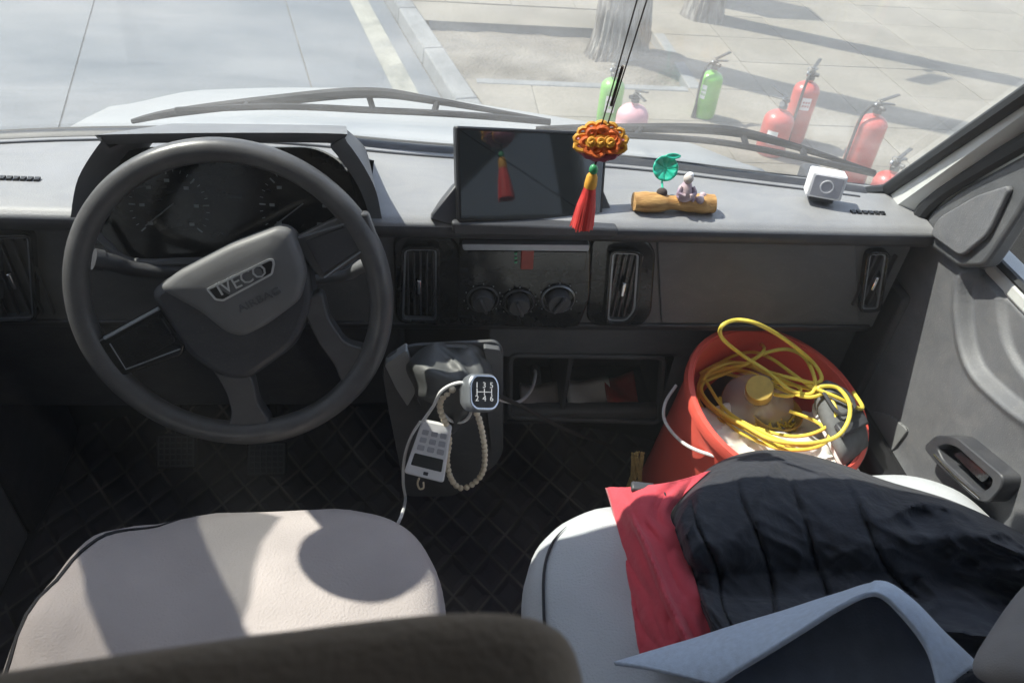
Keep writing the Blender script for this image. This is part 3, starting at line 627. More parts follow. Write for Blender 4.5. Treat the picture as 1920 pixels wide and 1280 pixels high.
# bonnet
HE = [(at_z(a, b, 1.38).x, at_z(a, b, 1.38).y) for a, b in ((90, 196), (170, 182), (330, 176), (500, 174), (690, 178), (1000, 224), (1250, 262), (1400, 292))]
def hood(u, v):
    x = -0.86+1.74*u; yf_ = interp(HE, x); y0 = yb(x)+0.10
    if v < 0.62:
        k = v/0.62; y = y0+(yf_-y0)*k; z = 1.475-0.10*k**1.5+0.018*math.sin(PI*u)-0.03*smooth((abs(u-.5)-.36)/.14)
    else:
        k = (v-0.62)/0.38; y = yf_+0.16*math.sin(k*PI/2); z = 1.375-0.40*(1-math.cos(k*PI/2))+0.018*math.sin(PI*u)-0.03*smooth((abs(u-.5)-.36)/.14)
    return V(x, y, z)
MB().grid(hood, 36, 26).build('bonnet', 'paint', van, solid=0.004)
MB().grid(lambda u, v: V(-0.84+1.70*u, yb(-0.84+1.70*u)+0.03+0.085*v, 1.552-0.07*v), 24, 2).build('scuttle_panel', 'silver', van, solid=0.01)
MB().grid(lambda u, v: V(-0.86+1.74*u, yb(-0.86+1.74*u)+0.034, 0.80+0.768*v), 24, 4).build('bulkhead', 'floor', van, solid=0.01)
for sx in (-1, 1):
    MB().box((0.01+sx*0.86, 1.76, 0.93), (0.05, 0.50, 0.56)).build('wing', 'paint', van, bevel=0.04)
MB().box((0.01, 2.17, 0.70), (1.76, 0.06, 0.5)).build('front_panel', 'paint', van, bevel=0.03)
# wipers: arched arm above a straight blade
def wiper(arm, blade, wa):
    r = MB(); pa = [at_g(a, b, 0.045) for a, b in arm]; pts = spline(pa, 7)
    r.tube(pts, lambda t: wa*(0.7+0.9*math.sin(PI*min(1, t*1.1))), 8)
    o = r.build('wiper', 'wiper', van)
    MB().tube(spline([at_g(a, b, 0.018) for a, b in blade], 7), 0.006, 6).build('blade', 'wiper', o)
    for k in (0.35, 0.6, 0.8):
        i = int(k*(len(pts)-1)); p = pts[i]; bl = spline([at_g(a, b, 0.018) for a, b in blade], 7); q = min(bl, key=lambda s: (s-p).length)
        MB().tube([p, q], 0.006, 6).build('claw', 'wiper', o)
    return o
wiper([(248, 228), (330, 211), (520, 188), (690, 174), (820, 190), (1028, 227)], [(330, 207), (520, 200), (700, 207), (860, 215), (1032, 229)], 0.0068)
wiper([(1005, 241), (1150, 240), (1350, 244), (1480, 272), (1640, 323)], [(1050, 250), (1250, 258), (1400, 275), (1640, 326)], 0.0062)

# ------------------------------------------------------------------ right door
XD = 0.885
def yz(px, py, X=XD): p = at_x(px, py, X); return (p.y, p.z)
def fr_x(X): return (V(X, 0, 0), V(0, -1, 0), V(0, 0, 1), V(-1, 0, 0))
def poly_x(px, X): return [(-p.y, p.z) for p in (at_x(a, b, X) for a, b in px)]
R1 = [yz(a, b) for a, b in ((1796, 535), (1796, 620), (1818, 695), (1872, 752), (1925, 792), (1990, 830))]
R2 = [yz(a, b) for a, b in ((1846, 555), (1856, 640), (1890, 705), (1930, 740), (1990, 770))]
def sdist(pt, line):                                            # signed distance: >0 behind the ridge (towards the seat)
    best = 9; sg = 1
    for i in range(len(line)-1):
        a = Vector(line[i]); b = Vector(line[i+1]); ab = b-a; t = max(0, min(1, (Vector(pt)-a).dot(ab)/ab.length_squared))
        q = a+ab*t; d = (Vector(pt)-q)
        if d.length < best:
            best = d.length; sg = 1 if (ab.x*(pt[1]-a.y)-ab.y*(pt[0]-a.x)) < 0 else -1
    return best*sg
ZB = 1.588                                                       # belt line
def dense(R): return [(p.x, p.y) for p in spline([V(a, b, 0) for a, b in R], 5)]
R1 = dense([(R1[0][0]+0.004, 1.62)]+R1+[(0.1, R1[-1][1]-0.01)]); R2 = dense([(R2[0][0]+0.004, 1.62)]+R2+[(0.1, R2[-1][1]-0.01)])
T1 = sorted(R1); T2 = sorted(R2)
def inside(y, z, T): return 1 if (y < T[-1][0] and z > interp(T, y)) else -1
def doorx(y, z, fine):
    d1 = abs(sdist((y, z), R1))*inside(y, z, T1) if fine else -1
    x = XD - 0.004*math.exp(-(d1/0.008)**2) + 0.020*smooth(d1/0.016)
    if fine:
        d2 = abs(sdist((y, z), R2))*inside(y, z, T2); x += 0.010*smooth(d2/0.012)
    x += 0.020*smooth((z-(ZB-0.012))/0.02)                        # rolls over towards the glass
    x -= 0.05*smooth((1.22-z)/0.10)                               # lower part of the door comes inwards
    return V(x, y, z)
rd_ = MB(); zc, y0_, y1_ = 1.40, 0.40, 1.02
rd_.grid(lambda u, v: doorx(1.20-1.08*u, 0.84+(zc-0.84)*v, False), 40, 40)
rd_.grid(lambda u, v: doorx(1.20+(y1_-1.20)*u, zc+(ZB-zc)*v, False), 8, 24)
rd_.grid(lambda u, v: doorx(y1_+(y0_-y1_)*u, zc+(ZB-zc)*v, True), 130, 64)
rd_.grid(lambda u, v: doorx(y0_+(0.12-y0_)*u, zc+(ZB-zc)*v, False), 8, 24)
door = rd_.build('door', 'door', van, ang=180)
door['label'] = 'grey moulded door panel beside the passenger seat'
MB().box((XD+0.055, 0.62, ZB+0.006), (0.055, 1.0, 0.03)).build('window_sill', 'pillar', door, bevel=0.008)
MB().tube([V(XD+0.032, 1.02, ZB+0.024), V(XD+0.032, 0.10, ZB+0.024)], 0.007, 6).build('window_seal', 'rubber', door)
MB().box((XD+0.045, 0.56, 1.95), (0.006, 1.0, 0.70)).build('window_pane', 'clear_glass', door, sm=False)
MB().box((XD+0.075, 0.62, 1.20), (0.03, 1.1, 0.74)).build('door_skin', 'paint', door, bevel=0.01)
# corner piece in front of the door glass
sail = round_poly(poly_x([(1718, 446), (1745, 396), (1800, 356), (1925, 286), (1965, 300), (1906, 405), (1858, 478), (1842, 500), (1795, 502)], 0.868), 0.012, 4)
s_ = MB(); s_.prism(sail, fr_x(0.868), -0.03, 0.0); sl_ = s_.build('corner_cover', 'dash', door, bevel=0.008, seg=3)
s2 = round_poly(poly_x([(1742, 440), (1758, 408), (1830, 366), (1895, 345), (1850, 440), (1800, 482)], 0.858), 0.014, 4)
MB().prism(s2, fr_x(0.862), -0.006, 0.004).build('cover_panel', 'door', sl_, bevel=0.006, seg=3)
# outside mirror
mr_ = thing('door_mirror', V(1.12, 0.99, 1.55), 'dark door mirror outside the passenger window', 'mirror')
mq = at_x(1905, 425, 1.10)
MB().box((1.13, mq.y, mq.z), (0.20, 0.09, 0.22)).build('housing', 'black', mr_, bevel=0.03, seg=4)
MB().box((1.13, mq.y-0.047, mq.z), (0.16, 0.006, 0.18)).build('mirror_glass', 'screen', mr_, bevel=0.004)
MB().tube([V(0.97, mq.y, mq.z-0.10), V(1.06, mq.y, mq.z-0.06)], 0.02, 8).build('bracket', 'black', mr_)
# inner handle
hx = 0.862
ho = round_poly(poly_x([(1738, 838), (1762, 815), (1800, 818), (1890, 893), (1886, 915), (1862, 942), (1840, 938), (1762, 868)], hx), 0.012, 4)
hi_ = round_poly(poly_x([(1764, 838), (1782, 832), (1802, 838), (1870, 898), (1866, 912), (1850, 922), (1836, 916), (1776, 862)], hx), 0.008, 4)
hm = MB(); hm.ring(ho, hi_, fr_x(hx), -0.03, 0.008); hob = hm.build('door_handle', 'dash_dark', door, bevel=0.003)
MB().prism(hi_, fr_x(hx), -0.03, -0.018).build('recess', 'black', hob)
lv = round_poly(poly_x([(1790, 850), (1812, 845), (1862, 890), (1846, 905)], hx), 0.006, 3)
MB().prism(lv, fr_x(hx), -0.012, 0.004).build('lever', 'gloss', hob, bevel=0.003)
MB().tube(spline([at_x(a, b, hx-0.009) for a, b in ((1752, 852), (1790, 892), (1838, 934))], 5), 0.0022, 6).build('trim_line', 'chrome', hob)
# speaker mesh low on the door
gp = round_poly(poly_x([(1636, 770), (1668, 778), (1702, 806), (1672, 846), (1625, 870)], 0.880), 0.01, 3)
MB().prism(gp, fr_x(0.880), -0.01, 0.0).build('speaker_grille', 'mesh', door, bevel=0.002)
# pocket under the door panel
MB().box((0.845, 0.76, 1.05), (0.07, 0.62, 0.34)).build('door_pocket', 'black', door, bevel=0.02)

# ================================================================== dashboard
da = thing('dashboard', V(0.0, 1.1, 0.9), 'grey plastic dashboard running the full width of the cab', 'dashboard')
X0, X1 = -0.862, 0.866
prof = [(1.082, 1.566), (1.066, 1.568), (1.058, 1.576), (1.055, 1.588), (1.058, 1.599), (1.070, 1.6055), (1.09, 1.607)]
def dtop(u, v):
    x = X0+(X1-X0)*u; n = len(prof)-1; k = v*2
    if k < 1:
        i = min(int(k*n), n-1); f = k*n-i; y = prof[i][0]+(prof[i+1][0]-prof[i][0])*f; z = prof[i][1]+(prof[i+1][1]-prof[i][1])*f
    else:
        f = k-1; y = 1.09+(yb(x)+0.036-1.09)*f; z = 1.607-0.006*f-0.012*smooth((f-0.84)/0.16)
    c = smooth((x-0.70)/0.16); y2 = y-0.0*c
    return V(x, y2, z)
XA, XB = at_y(150, 400, 1.05).x, at_y(686, 405, 1.05).x           # the instrument opening
uA, uB = (XA-X0)/(X1-X0), (XB-X0)/(X1-X0)
lipm = MB(); VL = 0.30
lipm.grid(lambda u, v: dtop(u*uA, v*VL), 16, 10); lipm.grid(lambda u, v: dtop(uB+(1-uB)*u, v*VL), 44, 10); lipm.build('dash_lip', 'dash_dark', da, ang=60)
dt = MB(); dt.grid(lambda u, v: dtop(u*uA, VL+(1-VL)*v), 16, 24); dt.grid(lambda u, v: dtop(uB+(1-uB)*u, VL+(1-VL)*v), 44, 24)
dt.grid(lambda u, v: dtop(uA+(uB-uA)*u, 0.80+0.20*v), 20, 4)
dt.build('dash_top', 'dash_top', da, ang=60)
# raised rear strip along the windscreen with demister slots
st_ = MB(); st_.grid(lambda u, v: V(-0.80+1.6*u, yb(-0.80+1.6*u)-0.028+0.03*v, 1.603+0.006*math.sin(PI*v)), 40, 4); sto = st_.build('demister_strip', 'dash_dark', da)
MB().tube([V(-0.80+1.58*i/30, yb(-0.80+1.58*i/30)-0.045, 1.602) for i in range(31)], 0.004, 6).build('strip_groove', 'dash_dark', da)
for (cx, cy) in ((36, 335), (1628, 399)):
    for k in range(6):
        c = at_z(cx+(k-2.5)*(11 if cx > 1000 else 13), cy+(k-2.5)*0.5, 1.608)
        MB().hexa([c+V(-0.004, -0.004, -0.002), c+V(0.004, -0.004, -0.002), c+V(0.004, 0.006, -0.002), c+V(-0.004, 0.006, -0.002)],
                  [c+V(-0.0015, -0.003, 0.0015), c+V(0.0035, -0.003, 0.0015), c+V(0.0045, 0.006, 0.0015), c+V(-0.0045, 0.006, 0.0015)]).build('air_slot', 'black', da, sm=False)
YF = 1.085
def panel(px, Y, depth, name, m, parent=da, r=0.01, bev=0.004, seg=2):
    return MB().prism(round_poly(poly_y(px, Y), r, 4), fr_y(Y), -depth, 0).build(name, m, parent, bevel=bev, seg=seg)
# upper front face
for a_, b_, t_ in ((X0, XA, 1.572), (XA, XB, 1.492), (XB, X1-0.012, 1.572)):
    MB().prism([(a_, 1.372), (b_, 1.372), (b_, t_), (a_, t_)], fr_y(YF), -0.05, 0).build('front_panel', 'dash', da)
# glovebox lid, a touch proud of the face
panel([(1232, 452), (1604, 458), (1612, 604), (1240, 606)], YF-0.004, 0.03, 'glovebox_lid', 'dash', r=0.008, bev=0.003)
# ledge under the front face
le = MB(); le.grid(lambda u, v: V(X0+(X1-0.02-X0)*u, 1.076+0.012*math.cos(v*PI)*0.5+0.03*v, 1.376-0.022*math.sin(v*PI*0.5)), 20, 6); le.build('front_ledge', 'dash_dark', da, solid=0.006)
# lower right panel with an open shelf
YL = 1.13
outer = [(0.115, 1.13), (0.86, 1.13), (0.86, 1.368), (0.115, 1.368)]
sh = round_poly(poly_y([(962, 668), (1240, 672), (1232, 788), (960, 778)], YL), 0.012, 6)
sx0 = min(p[0] for p in sh); sx1 = max(p[0] for p in sh); sz0 = min(p[1] for p in sh); sz1 = max(p[1] for p in sh)
lp = MB(); lp.prism([(0.115, sz1), (0.86, sz1), (0.86, 1.368), (0.115, 1.368)], fr_y(YL), -0.03, 0); lp.build('lower_panel', 'dash', da)
MB().prism([(0.115, 1.10), (0.86, 1.10), (0.86, sz0), (0.115, sz0)], fr_y(YL), -0.03, 0).build('lower_panel', 'dash', da, bevel=0.01)
MB().prism([(sx1, sz0), (0.86, sz0), (0.86, sz1), (sx1, sz1)], fr_y(YL-0.0006), -0.03, 0).build('lower_panel', 'dash', da)
rimp = shrink(sh, -0.010)
shelf = MB(); shelf.ring(rimp, sh, fr_y(YL), -0.02, 0.006); sho = shelf.build('shelf_frame', 'dash', da, bevel=0.003)
sb = MB(); zz = 0.012
sb.box(((sx0+sx1)/2, YL+0.09, sz0-0.004), (sx1-sx0+0.01, 0.18, 0.008)); sb.box(((sx0+sx1)/2, YL+0.09, sz1+0.004), (sx1-sx0+0.01, 0.18, 0.008))
sb.box((sx0-0.004, YL+0.09, (sz0+sz1)/2), (0.008, 0.18, sz1-sz0)); sb.box((sx1+0.004, YL+0.09, (sz0+sz1)/2), (0.008, 0.18, sz1-sz0))
sb.box(((sx0+sx1)/2, YL+0.18, (sz0+sz1)/2), (sx1-sx0, 0.008, sz1-sz0)); sb.build('shelf_box', 'dash_dark', sho)
MB().box((sx0+(sx1-sx0)*0.36, YL+0.09, (sz0+sz1)/2), (0.010, 0.17, sz1-sz0)).build('shelf_divider', 'dash_dark', sho, bevel=0.002)
# knee panel left of the console and the trim round the column
MB().prism([(X0, 1.12), (-0.05, 1.12), (-0.05, 1.37), (X0, 1.37)], fr_y(1.125), -0.03, 0).build('knee_panel', 'dash_dark', da, bevel=0.012)
# vents
def vent(out_px, Y, name='air_vent', n=5, lever=True, ring_m='silver'):
    po = round_poly(poly_y(out_px, Y), 0.016, 6); pi_ = shrink(po, 0.0055); pj = shrink(po, 0.009)
    o = MB().ring(po, pi_, fr_y(Y), -0.02, 0.006).build(name, 'gloss', da, bevel=0.0015)
    MB().ring(pi_, pj, fr_y(Y), -0.02, 0.002).build('vent_ring', ring_m, o)
    MB().prism(pi_, fr_y(Y), -0.035, -0.03).build('vent_back', 'black', o)
    xs = [p[0] for p in pj]; zs = [p[1] for p in pj]; x0, x1, z0, z1 = min(xs), max(xs), min(zs), max(zs)
    for k in range(n):
        x = x0+(x1-x0)*(k+0.5)/n
        MB().box((x, Y+0.012, (z0+z1)/2), (0.0025, 0.026, (z1-z0)*0.93), Matrix.Rotation(0.25, 3, 'Z')).build('slat', 'dash_dark', o, sm=False)
    if lever:
        c = V((x0+x1)/2, Y-0.004, (z0+z1)/2)
        MB().box(c, (0.007, 0.010, 0.030)).build('vent_lever', 'chrome', o, bevel=0.002)
    return o
# gloss black surrounds in the middle of the dash
panel([(737, 450), (765, 437), (835, 440), (862, 462), (862, 602), (835, 612), (742, 606)], YF-0.006, 0.03, 'vent_surround', 'gloss', r=0.02)
panel([(1108, 452), (1130, 440), (1205, 444), (1230, 470), (1222, 590), (1200, 614), (1118, 612), (1100, 600)], YF-0.006, 0.03, 'vent_surround', 'gloss', r=0.02)
vent([(752, 460), (826, 460), (824, 604), (748, 602)], YF-0.012)
vent([(1142, 466), (1204, 468), (1196, 582), (1176, 606), (1132, 604)], YF-0.012)
vent([(-12, 438), (62, 436), (72, 600), (-10, 602)], YF-0.012)
vent([(1624, 470), (1668, 468), (1650, 582), (1608, 584)], YF-0.008, n=4)
# radio and heater panel
cpx = [(862, 448), (1108, 450), (1106, 560), (1086, 612), (1060, 616), (866, 610), (856, 590)]
cs = panel(cpx, YF-0.016, 0.04, 'centre_panel', 'gloss', r=0.010, bev=0.003)
cfr = fr_y(YF-0.016)
def on_c(px, r=0.003, c0=0.0, c1=0.003, name='trim', m='gloss', bev=0.001, parent=cs):
    return MB().prism(round_poly(poly_y(px, YF-0.016-c0), r, 3), cfr, c0-0.002, c1).build(name, m, parent, bevel=bev)
on_c([(866, 450), (1104, 452), (1102, 464), (868, 462)], 0.004, 0.0, 0.012, 'silver_strip', 'silver', 0.004)
on_c([(876, 468), (1100, 470), (1096, 506), (876, 503)], 0.003, 0.0, 0.004, 'radio_face', 'gloss')
hz_ = on_c([(977, 467), (1001, 467), (999, 503), (976, 503)], 0.002, 0.004, 0.008, 'red_tab', mat('red_tab_plastic', (0.34, 0.05, 0.035), 0.4, 0.15, 60))  # flat red block on the radio face
for k in range(3):
    on_c([(965, 473+k*8), (970, 473+k*8), (969, 477+k*8), (964, 477+k*8)], 0.0005, 0.004, 0.0055, 'indicator_mark', mat('green_mark', (0.10, 0.4, 0.22), 0.5), 0)
for (kx_, ky_, kr, ringm) in ((905, 560, 0.025, 'dash_dark'), (972, 566, 0.025, 'dash_dark'), (1046, 560, 0.027, 'silver')):
    c = at_y(kx_, ky_, YF-0.018)
    k = MB().lathe([(kr*0.8, 0), (kr*0.8, 0.012), (kr*0.68, 0.018), (0.001, 0.018)], c, (0, -1, 0), 28).build('heater_knob', 'dash_dark', cs)
    MB().lathe([(kr+0.0035, 0), (kr+0.0035, 0.003), (kr+0.0016, 0.0045), (kr+0.0005, 0.003), (kr+0.0005, 0.0)], c, (0, -1, 0), 32, ring=True).build('knob_ring', ringm, k)
    MB().box(c+V(0, -0.022, 0), (0.006, 0.008, kr*1.3), Matrix.Rotation(0.5 if kx_ > 1000 else -0.4, 3, 'Y')).build('knob_grip', 'dash_dark', k, bevel=0.002)
    dm = MB()
    for j in range(9):
        a = math.radians(-130+j*32.5); p = c+V(math.sin(a)*(kr+0.0075), -0.001, math.cos(a)*(kr+0.0075)); dm.box(p, (0.0022, 0.002, 0.0022))
    dm.build('dial_mark', 'mark', k, sm=False)
# screen: tilted back and a little towards the passenger, so that it mirrors the tassel
SC = at_y(932, 325, 1.09); SN = V(0.175, -0.895, 0.41).normalized()
sf = frame(SC, SN, V(1, 0, 0))
spx = [(854, 236), (1141, 249), (1128, 424), (858, 416)]
po = round_poly(poly_f(spx, sf), 0.006, 4); pin = shrink(po, 0.006)
scr = MB().prism(po, sf, -0.022, 0.0).build('display', 'black', da, bevel=0.003)
MB().prism(pin, sf, -0.001, 0.0012).build('display_glass', 'screen', scr)
# wedge-shaped foot on both sides of the screen
for px in ([(858, 342), (810, 402), (808, 412), (870, 428), (864, 344)], [(1124, 338), (1160, 424), (1158, 432), (1110, 432), (1112, 340)]):
    a = [at_p(x, y, SC-SN*0.012, SN) for x, y in px]; b = [p-SN*0.03+V(0, 0.03, -0.02) for p in a]
    MB().loft([a, b]).build('display_foot', 'dash_dark', da, bevel=0.003)
panel([(846, 418), (1160, 430), (1158, 446), (850, 442)], 1.048, 0.05, 'display_base', 'dash_dark', r=0.006)
# instrument binnacle
YB = 1.035
bo = [(132, 408), (146, 335), (190, 265), (214, 252), (612, 250), (650, 266), (700, 345), (716, 410)]
bi = [(150, 408), (166, 345), (206, 284), (226, 270), (590, 268), (622, 280), (672, 350), (694, 410)]
def ring_y(px, Y): return [at_y(a, b, Y) for a, b in px]
def open_round(pts, n=5): return spline(pts, n)
ro = open_round(ring_y(bo, YB)); ri = open_round(ring_y(bi, YB+0.012))
mid = Vector((sum(p.x for p in ro)/len(ro), YB, 1.60))
rback = [V(p.x*0.84+mid.x*0.16, 1.27, 1.585+(p.z-1.585)*0.45) for p in ro]
rin = [V(p.x*0.92+mid.x*0.08, YB+0.12, 1.575+(p.z-1.575)*0.82) for p in ri]
bn = MB(); bn.loft([rback, ro, ri, rin], closed=False); bno = bn.build('binnacle', 'hinge', da, ang=50)
cf = frame(V(mid.x, 1.105, 1.585), V(0, -0.93, 0.36), V(1, 0, 0))
cpoly = round_poly(poly_f([(158, 470), (200, 300), (250, 278), (590, 276), (650, 310), (690, 470), (640, 500), (230, 496)], cf), 0.03, 5)
clu = MB().prism(cpoly, cf, -0.02, 0).build('instrument_cluster', 'gloss', bno)
for (cx, cy, R) in ((318, 388, 0.062), (560, 388, 0.062)):
    c = poly_f([(cx, cy)], cf)[0]; d = MB()
    for j in range(25):
        a = math.radians(-130+j*260/24); L = 0.010 if j % 4 == 0 else 0.005
        for r in (0,):
            p = cf[0]+cf[1]*(c[0]+math.sin(a)*(R-L/2))+cf[2]*(c[1]+math.cos(a)*(R-L/2))+cf[3]*0.001
            e1 = (cf[1]*math.sin(a)+cf[2]*math.cos(a)); e2 = e1.cross(cf[3])
            w_ = 0.0012 if j % 4 == 0 else 0.0006
            d.add([p-e1*L/2-e2*w_, p+e1*L/2-e2*w_, p+e1*L/2+e2*w_, p-e1*L/2+e2*w_], [(0, 1, 2, 3)])
        if j % 4 == 0:
            p = cf[0]+cf[1]*(c[0]+math.sin(a)*(R-0.02))+cf[2]*(c[1]+math.cos(a)*(R-0.02))+cf[3]*0.001
            d.add([p+cf[1]*sx*0.004+cf[2]*sy*0.0025 for sx, sy in ((-1, -1), (1, -1), (1, 1), (-1, 1))], [(0, 1, 2, 3)])
    d.build('dial_marks', mat('faint_marks', (0.30, 0.33, 0.34), 0.6, 0.3, 80), clu, sm=False)
    a = math.radians(-128); q = cf[0]+cf[1]*c[0]+cf[2]*c[1]+cf[3]*0.003; e1 = cf[1]*math.sin(a)+cf[2]*math.cos(a)
    MB().tube([q-e1*0.01, q+e1*0.05], 0.0012, 5).build('needle', 'mark', clu)
c = poly_f([(440, 368)], cf)[0]
MB().prism([(c[0]-0.012, c[1]-0.003), (c[0]+0.012, c[1]-0.003), (c[0]+0.012, c[1]+0.003), (c[0]-0.012, c[1]+0.003)], cf, 0.0005, 0.001).build('odometer', mat('dim_lcd', (0.10, 0.11, 0.12), 0.5, 0.2, 200), clu, sm=False)
lowb = spline([at_y(a, b, 1.06) for a, b in ((176, 432), (206, 462), (250, 490), (370, 489), (560, 486), (650, 470), (700, 430))], 5)
MB().tube(lowb, 0.006, 8).build('cluster_trim', 'hinge', bno)

# ================================================================== steering wheel
WC = V(-0.288, 0.916, 1.550); E20 = math.radians(20)
wu, wv, wn = V(1, 0, 0), V(0, math.sin(E20), math.cos(E20)), V(0, -math.cos(E20), math.sin(E20))
wf = (WC, wu, wv, wn)
swl = thing('steering_wheel', WC, 'dark grey four-spoke steering wheel turned to the left', 'steering wheel')
RW = 0.2155; rings = []
rim = MB(); N = 96; S = 14; rr = []
for i in range(N):
    a = 2*PI*i/N; e = wu*math.cos(a)+wv*math.sin(a)
    b_ = math.degrees(a) % 360; thick = 1.0
    for cc in (205, 25, 285, 325): thick += 0.10*math.exp(-((b_-cc+180) % 360-180)**2/260)
    rr.append([WC+e*(RW+0.0172*thick*math.cos(2*PI*k/S))+wn*(0.0185*math.sin(2*PI*k/S)) for k in range(S)])
rim.loft(rr+[rr[0]], True, False); rim.build('rim', 'leather', swl, ang=80)
def wpoly(px, h=0.0, r=0.006):
    fr = (WC+wn*h, wu, wv, wn); return round_poly(poly_f(px, fr), r, 4)
hubp = wpoly([(284, 540), (505, 432), (545, 428), (580, 480), (592, 560), (560, 640), (470, 705), (420, 700), (360, 660)], -0.01, 0.02)
MB().prism(hubp, wf, -0.045, 0.012).build('hub', 'dash_dark', swl, bevel=0.012, seg=3)
H_ = 0.032
cov = wpoly([(292, 542), (330, 512), (430, 460), (520, 426), (544, 432), (566, 486), (572, 520), (562, 566), (500, 612), (455, 634), (424, 628), (372, 586)], H_, 0.012)
ctr = Vector((sum(p[0] for p in cov)/len(cov), sum(p[1] for p in cov)/len(cov)))
cv = MB(); rings = []
for k, (s_, h) in enumerate(((1.0, 0.004), (1.0, 0.020), (0.985, 0.026), (0.95, 0.0305), (0.85, 0.0335), (0.6, 0.0365), (0.3, 0.0375), (0.05, 0.038))):
    rings.append([WC+wu*(ctr.x+(p[0]-ctr.x)*s_)+wv*(ctr.y+(p[1]-ctr.y)*s_)+wn*h for p in cov])
cv.loft(rings); M['airbag'] = mat('airbag_cover', (0.155, 0.155, 0.160), 0.5, 0.06, 25, 0.4, 900, dist=0.0005)
cvo = cv.build('airbag_cover', 'airbag', swl, ang=50)
def spoke(px, h0, h1, m, name='spoke', r=0.006, bev=0.004):
    return MB().prism(wpoly(px, (h0+h1)/2, r), wf, h0, h1).build(name, m, swl, bevel=bev, seg=3)
so1 = spoke([(160, 655), (188, 632), (300, 572), (352, 640), (345, 662), (236, 700), (190, 700)], -0.012, 0.010, 'gloss')
so2 = spoke([(548, 446), (640, 402), (690, 396), (706, 440), (694, 470), (606, 522), (586, 500)], -0.012, 0.010, 'leather')
def on_s(px, so_, m, name, c0=0.0101, c1=0.013, bev=0.001):
    return MB().prism(wpoly(px, c1, 0.004), wf, c0, c1).build(name, m, so_, bevel=bev)
on_s([(206, 642), (300, 590), (330, 640), (240, 688)], so1, 'gloss', 'button_pad')
on_s([(572, 452), (662, 420), (678, 466), (606, 514)], so2, 'dash_dark', 'button_pad')
def wl(px, h=0.0135): return [at_p(a, b, WC+wn*h, wn) for a, b in px]
MB().tube(wl([(196, 634), (298, 578)]), 0.0028, 6).build('chrome_line', 'silver', so1)
MB().tube(wl([(206, 644), (236, 692), (338, 654)]), 0.0011, 6).build('chrome_line', 'silver', so1)
MB().tube(wl([(560, 446), (664, 414), (682, 468), (608, 520)]), 0.0014, 6).build('chrome_line', 'silver', so2)
spoke([(392, 668), (476, 700), (486, 752), (512, 786), (500, 812), (420, 806), (440, 772), (428, 728)], -0.022, 0.006, 'leather', r=0.012, bev=0.008)
spoke([(562, 560), (606, 540), (618, 592), (650, 640), (690, 648), (700, 690), (640, 712), (632, 682), (600, 640)], -0.022, 0.006, 'leather', r=0.012, bev=0.008)
# badge and lettering on the cover
ang = math.radians(25.5)
hf = (WC+wn*0.0366, wu, wv, wn)
bp_ = poly_f([(387, 541), (506, 484), (514, 486), (516, 494), (512, 514), (420, 564), (404, 562)], hf)
bpr = round_poly(bp_, 0.003, 3)
bd = MB().ring(bpr, shrink(bpr, 0.0028), hf, -0.002, 0.003).build('badge', 'badge', cvo)
MB().prism(shrink(bpr, 0.0028), hf, -0.002, 0.0008).build('badge_field', 'black', bd)
tp = poly_f([(454, 524)], hf)[0]
text('IVECO', 'lettering', 0.027, hf, (tp[0], tp[1], 0.0008), 'badge', bd, 0.001, ang, 0.98)
tp = poly_f([(486, 562)], hf)[0]
text('AIRBAG', 'lettering', 0.0155, hf, (tp[0], tp[1], -0.0002), 'dash', cvo, 0.0010, ang*1.05, 1.25)
# column shroud and stalks: parts of the dashboard
cl = MB(); axis = -wn
rg = []
for k, (h, s_) in enumerate(((0.05, 0.06), (0.08, 0.072), (0.20, 0.085), (0.28, 0.09))):
    rg.append([WC-wn*h+wu*s_*1.15*math.cos(2*PI*j/20)+wv*(s_*0.8*math.sin(2*PI*j/20)-0.015) for j in range(20)])
cl.loft(rg); colu = cl.build('column_shroud', 'dash_dark', da)
lst = spline([WC-wn*0.09+wu*-0.05+wv*0.012, at_y(262, 506, 0.985), at_y(215, 494, 0.975), at_y(176, 486, 0.965)], 6)
MB().tube(lst, lambda t: 0.010+0.005*t, 10).build('stalk', 'dash_dark', colu)
MB().tube([lst[-4], lst[-1]+(lst[-1]-lst[-2])*0.2], 0.0160, 12).build('stalk_end', 'dash_dark', colu)
rst = spline([WC-wn*0.09+wu*0.05+wv*0.0, at_y(640, 518, 0.985), at_y(672, 502, 0.97), at_y(690, 494, 0.965)], 6)
MB().tube(rst, lambda t: 0.008+0.003*t, 10).build('stalk', 'hinge', colu)

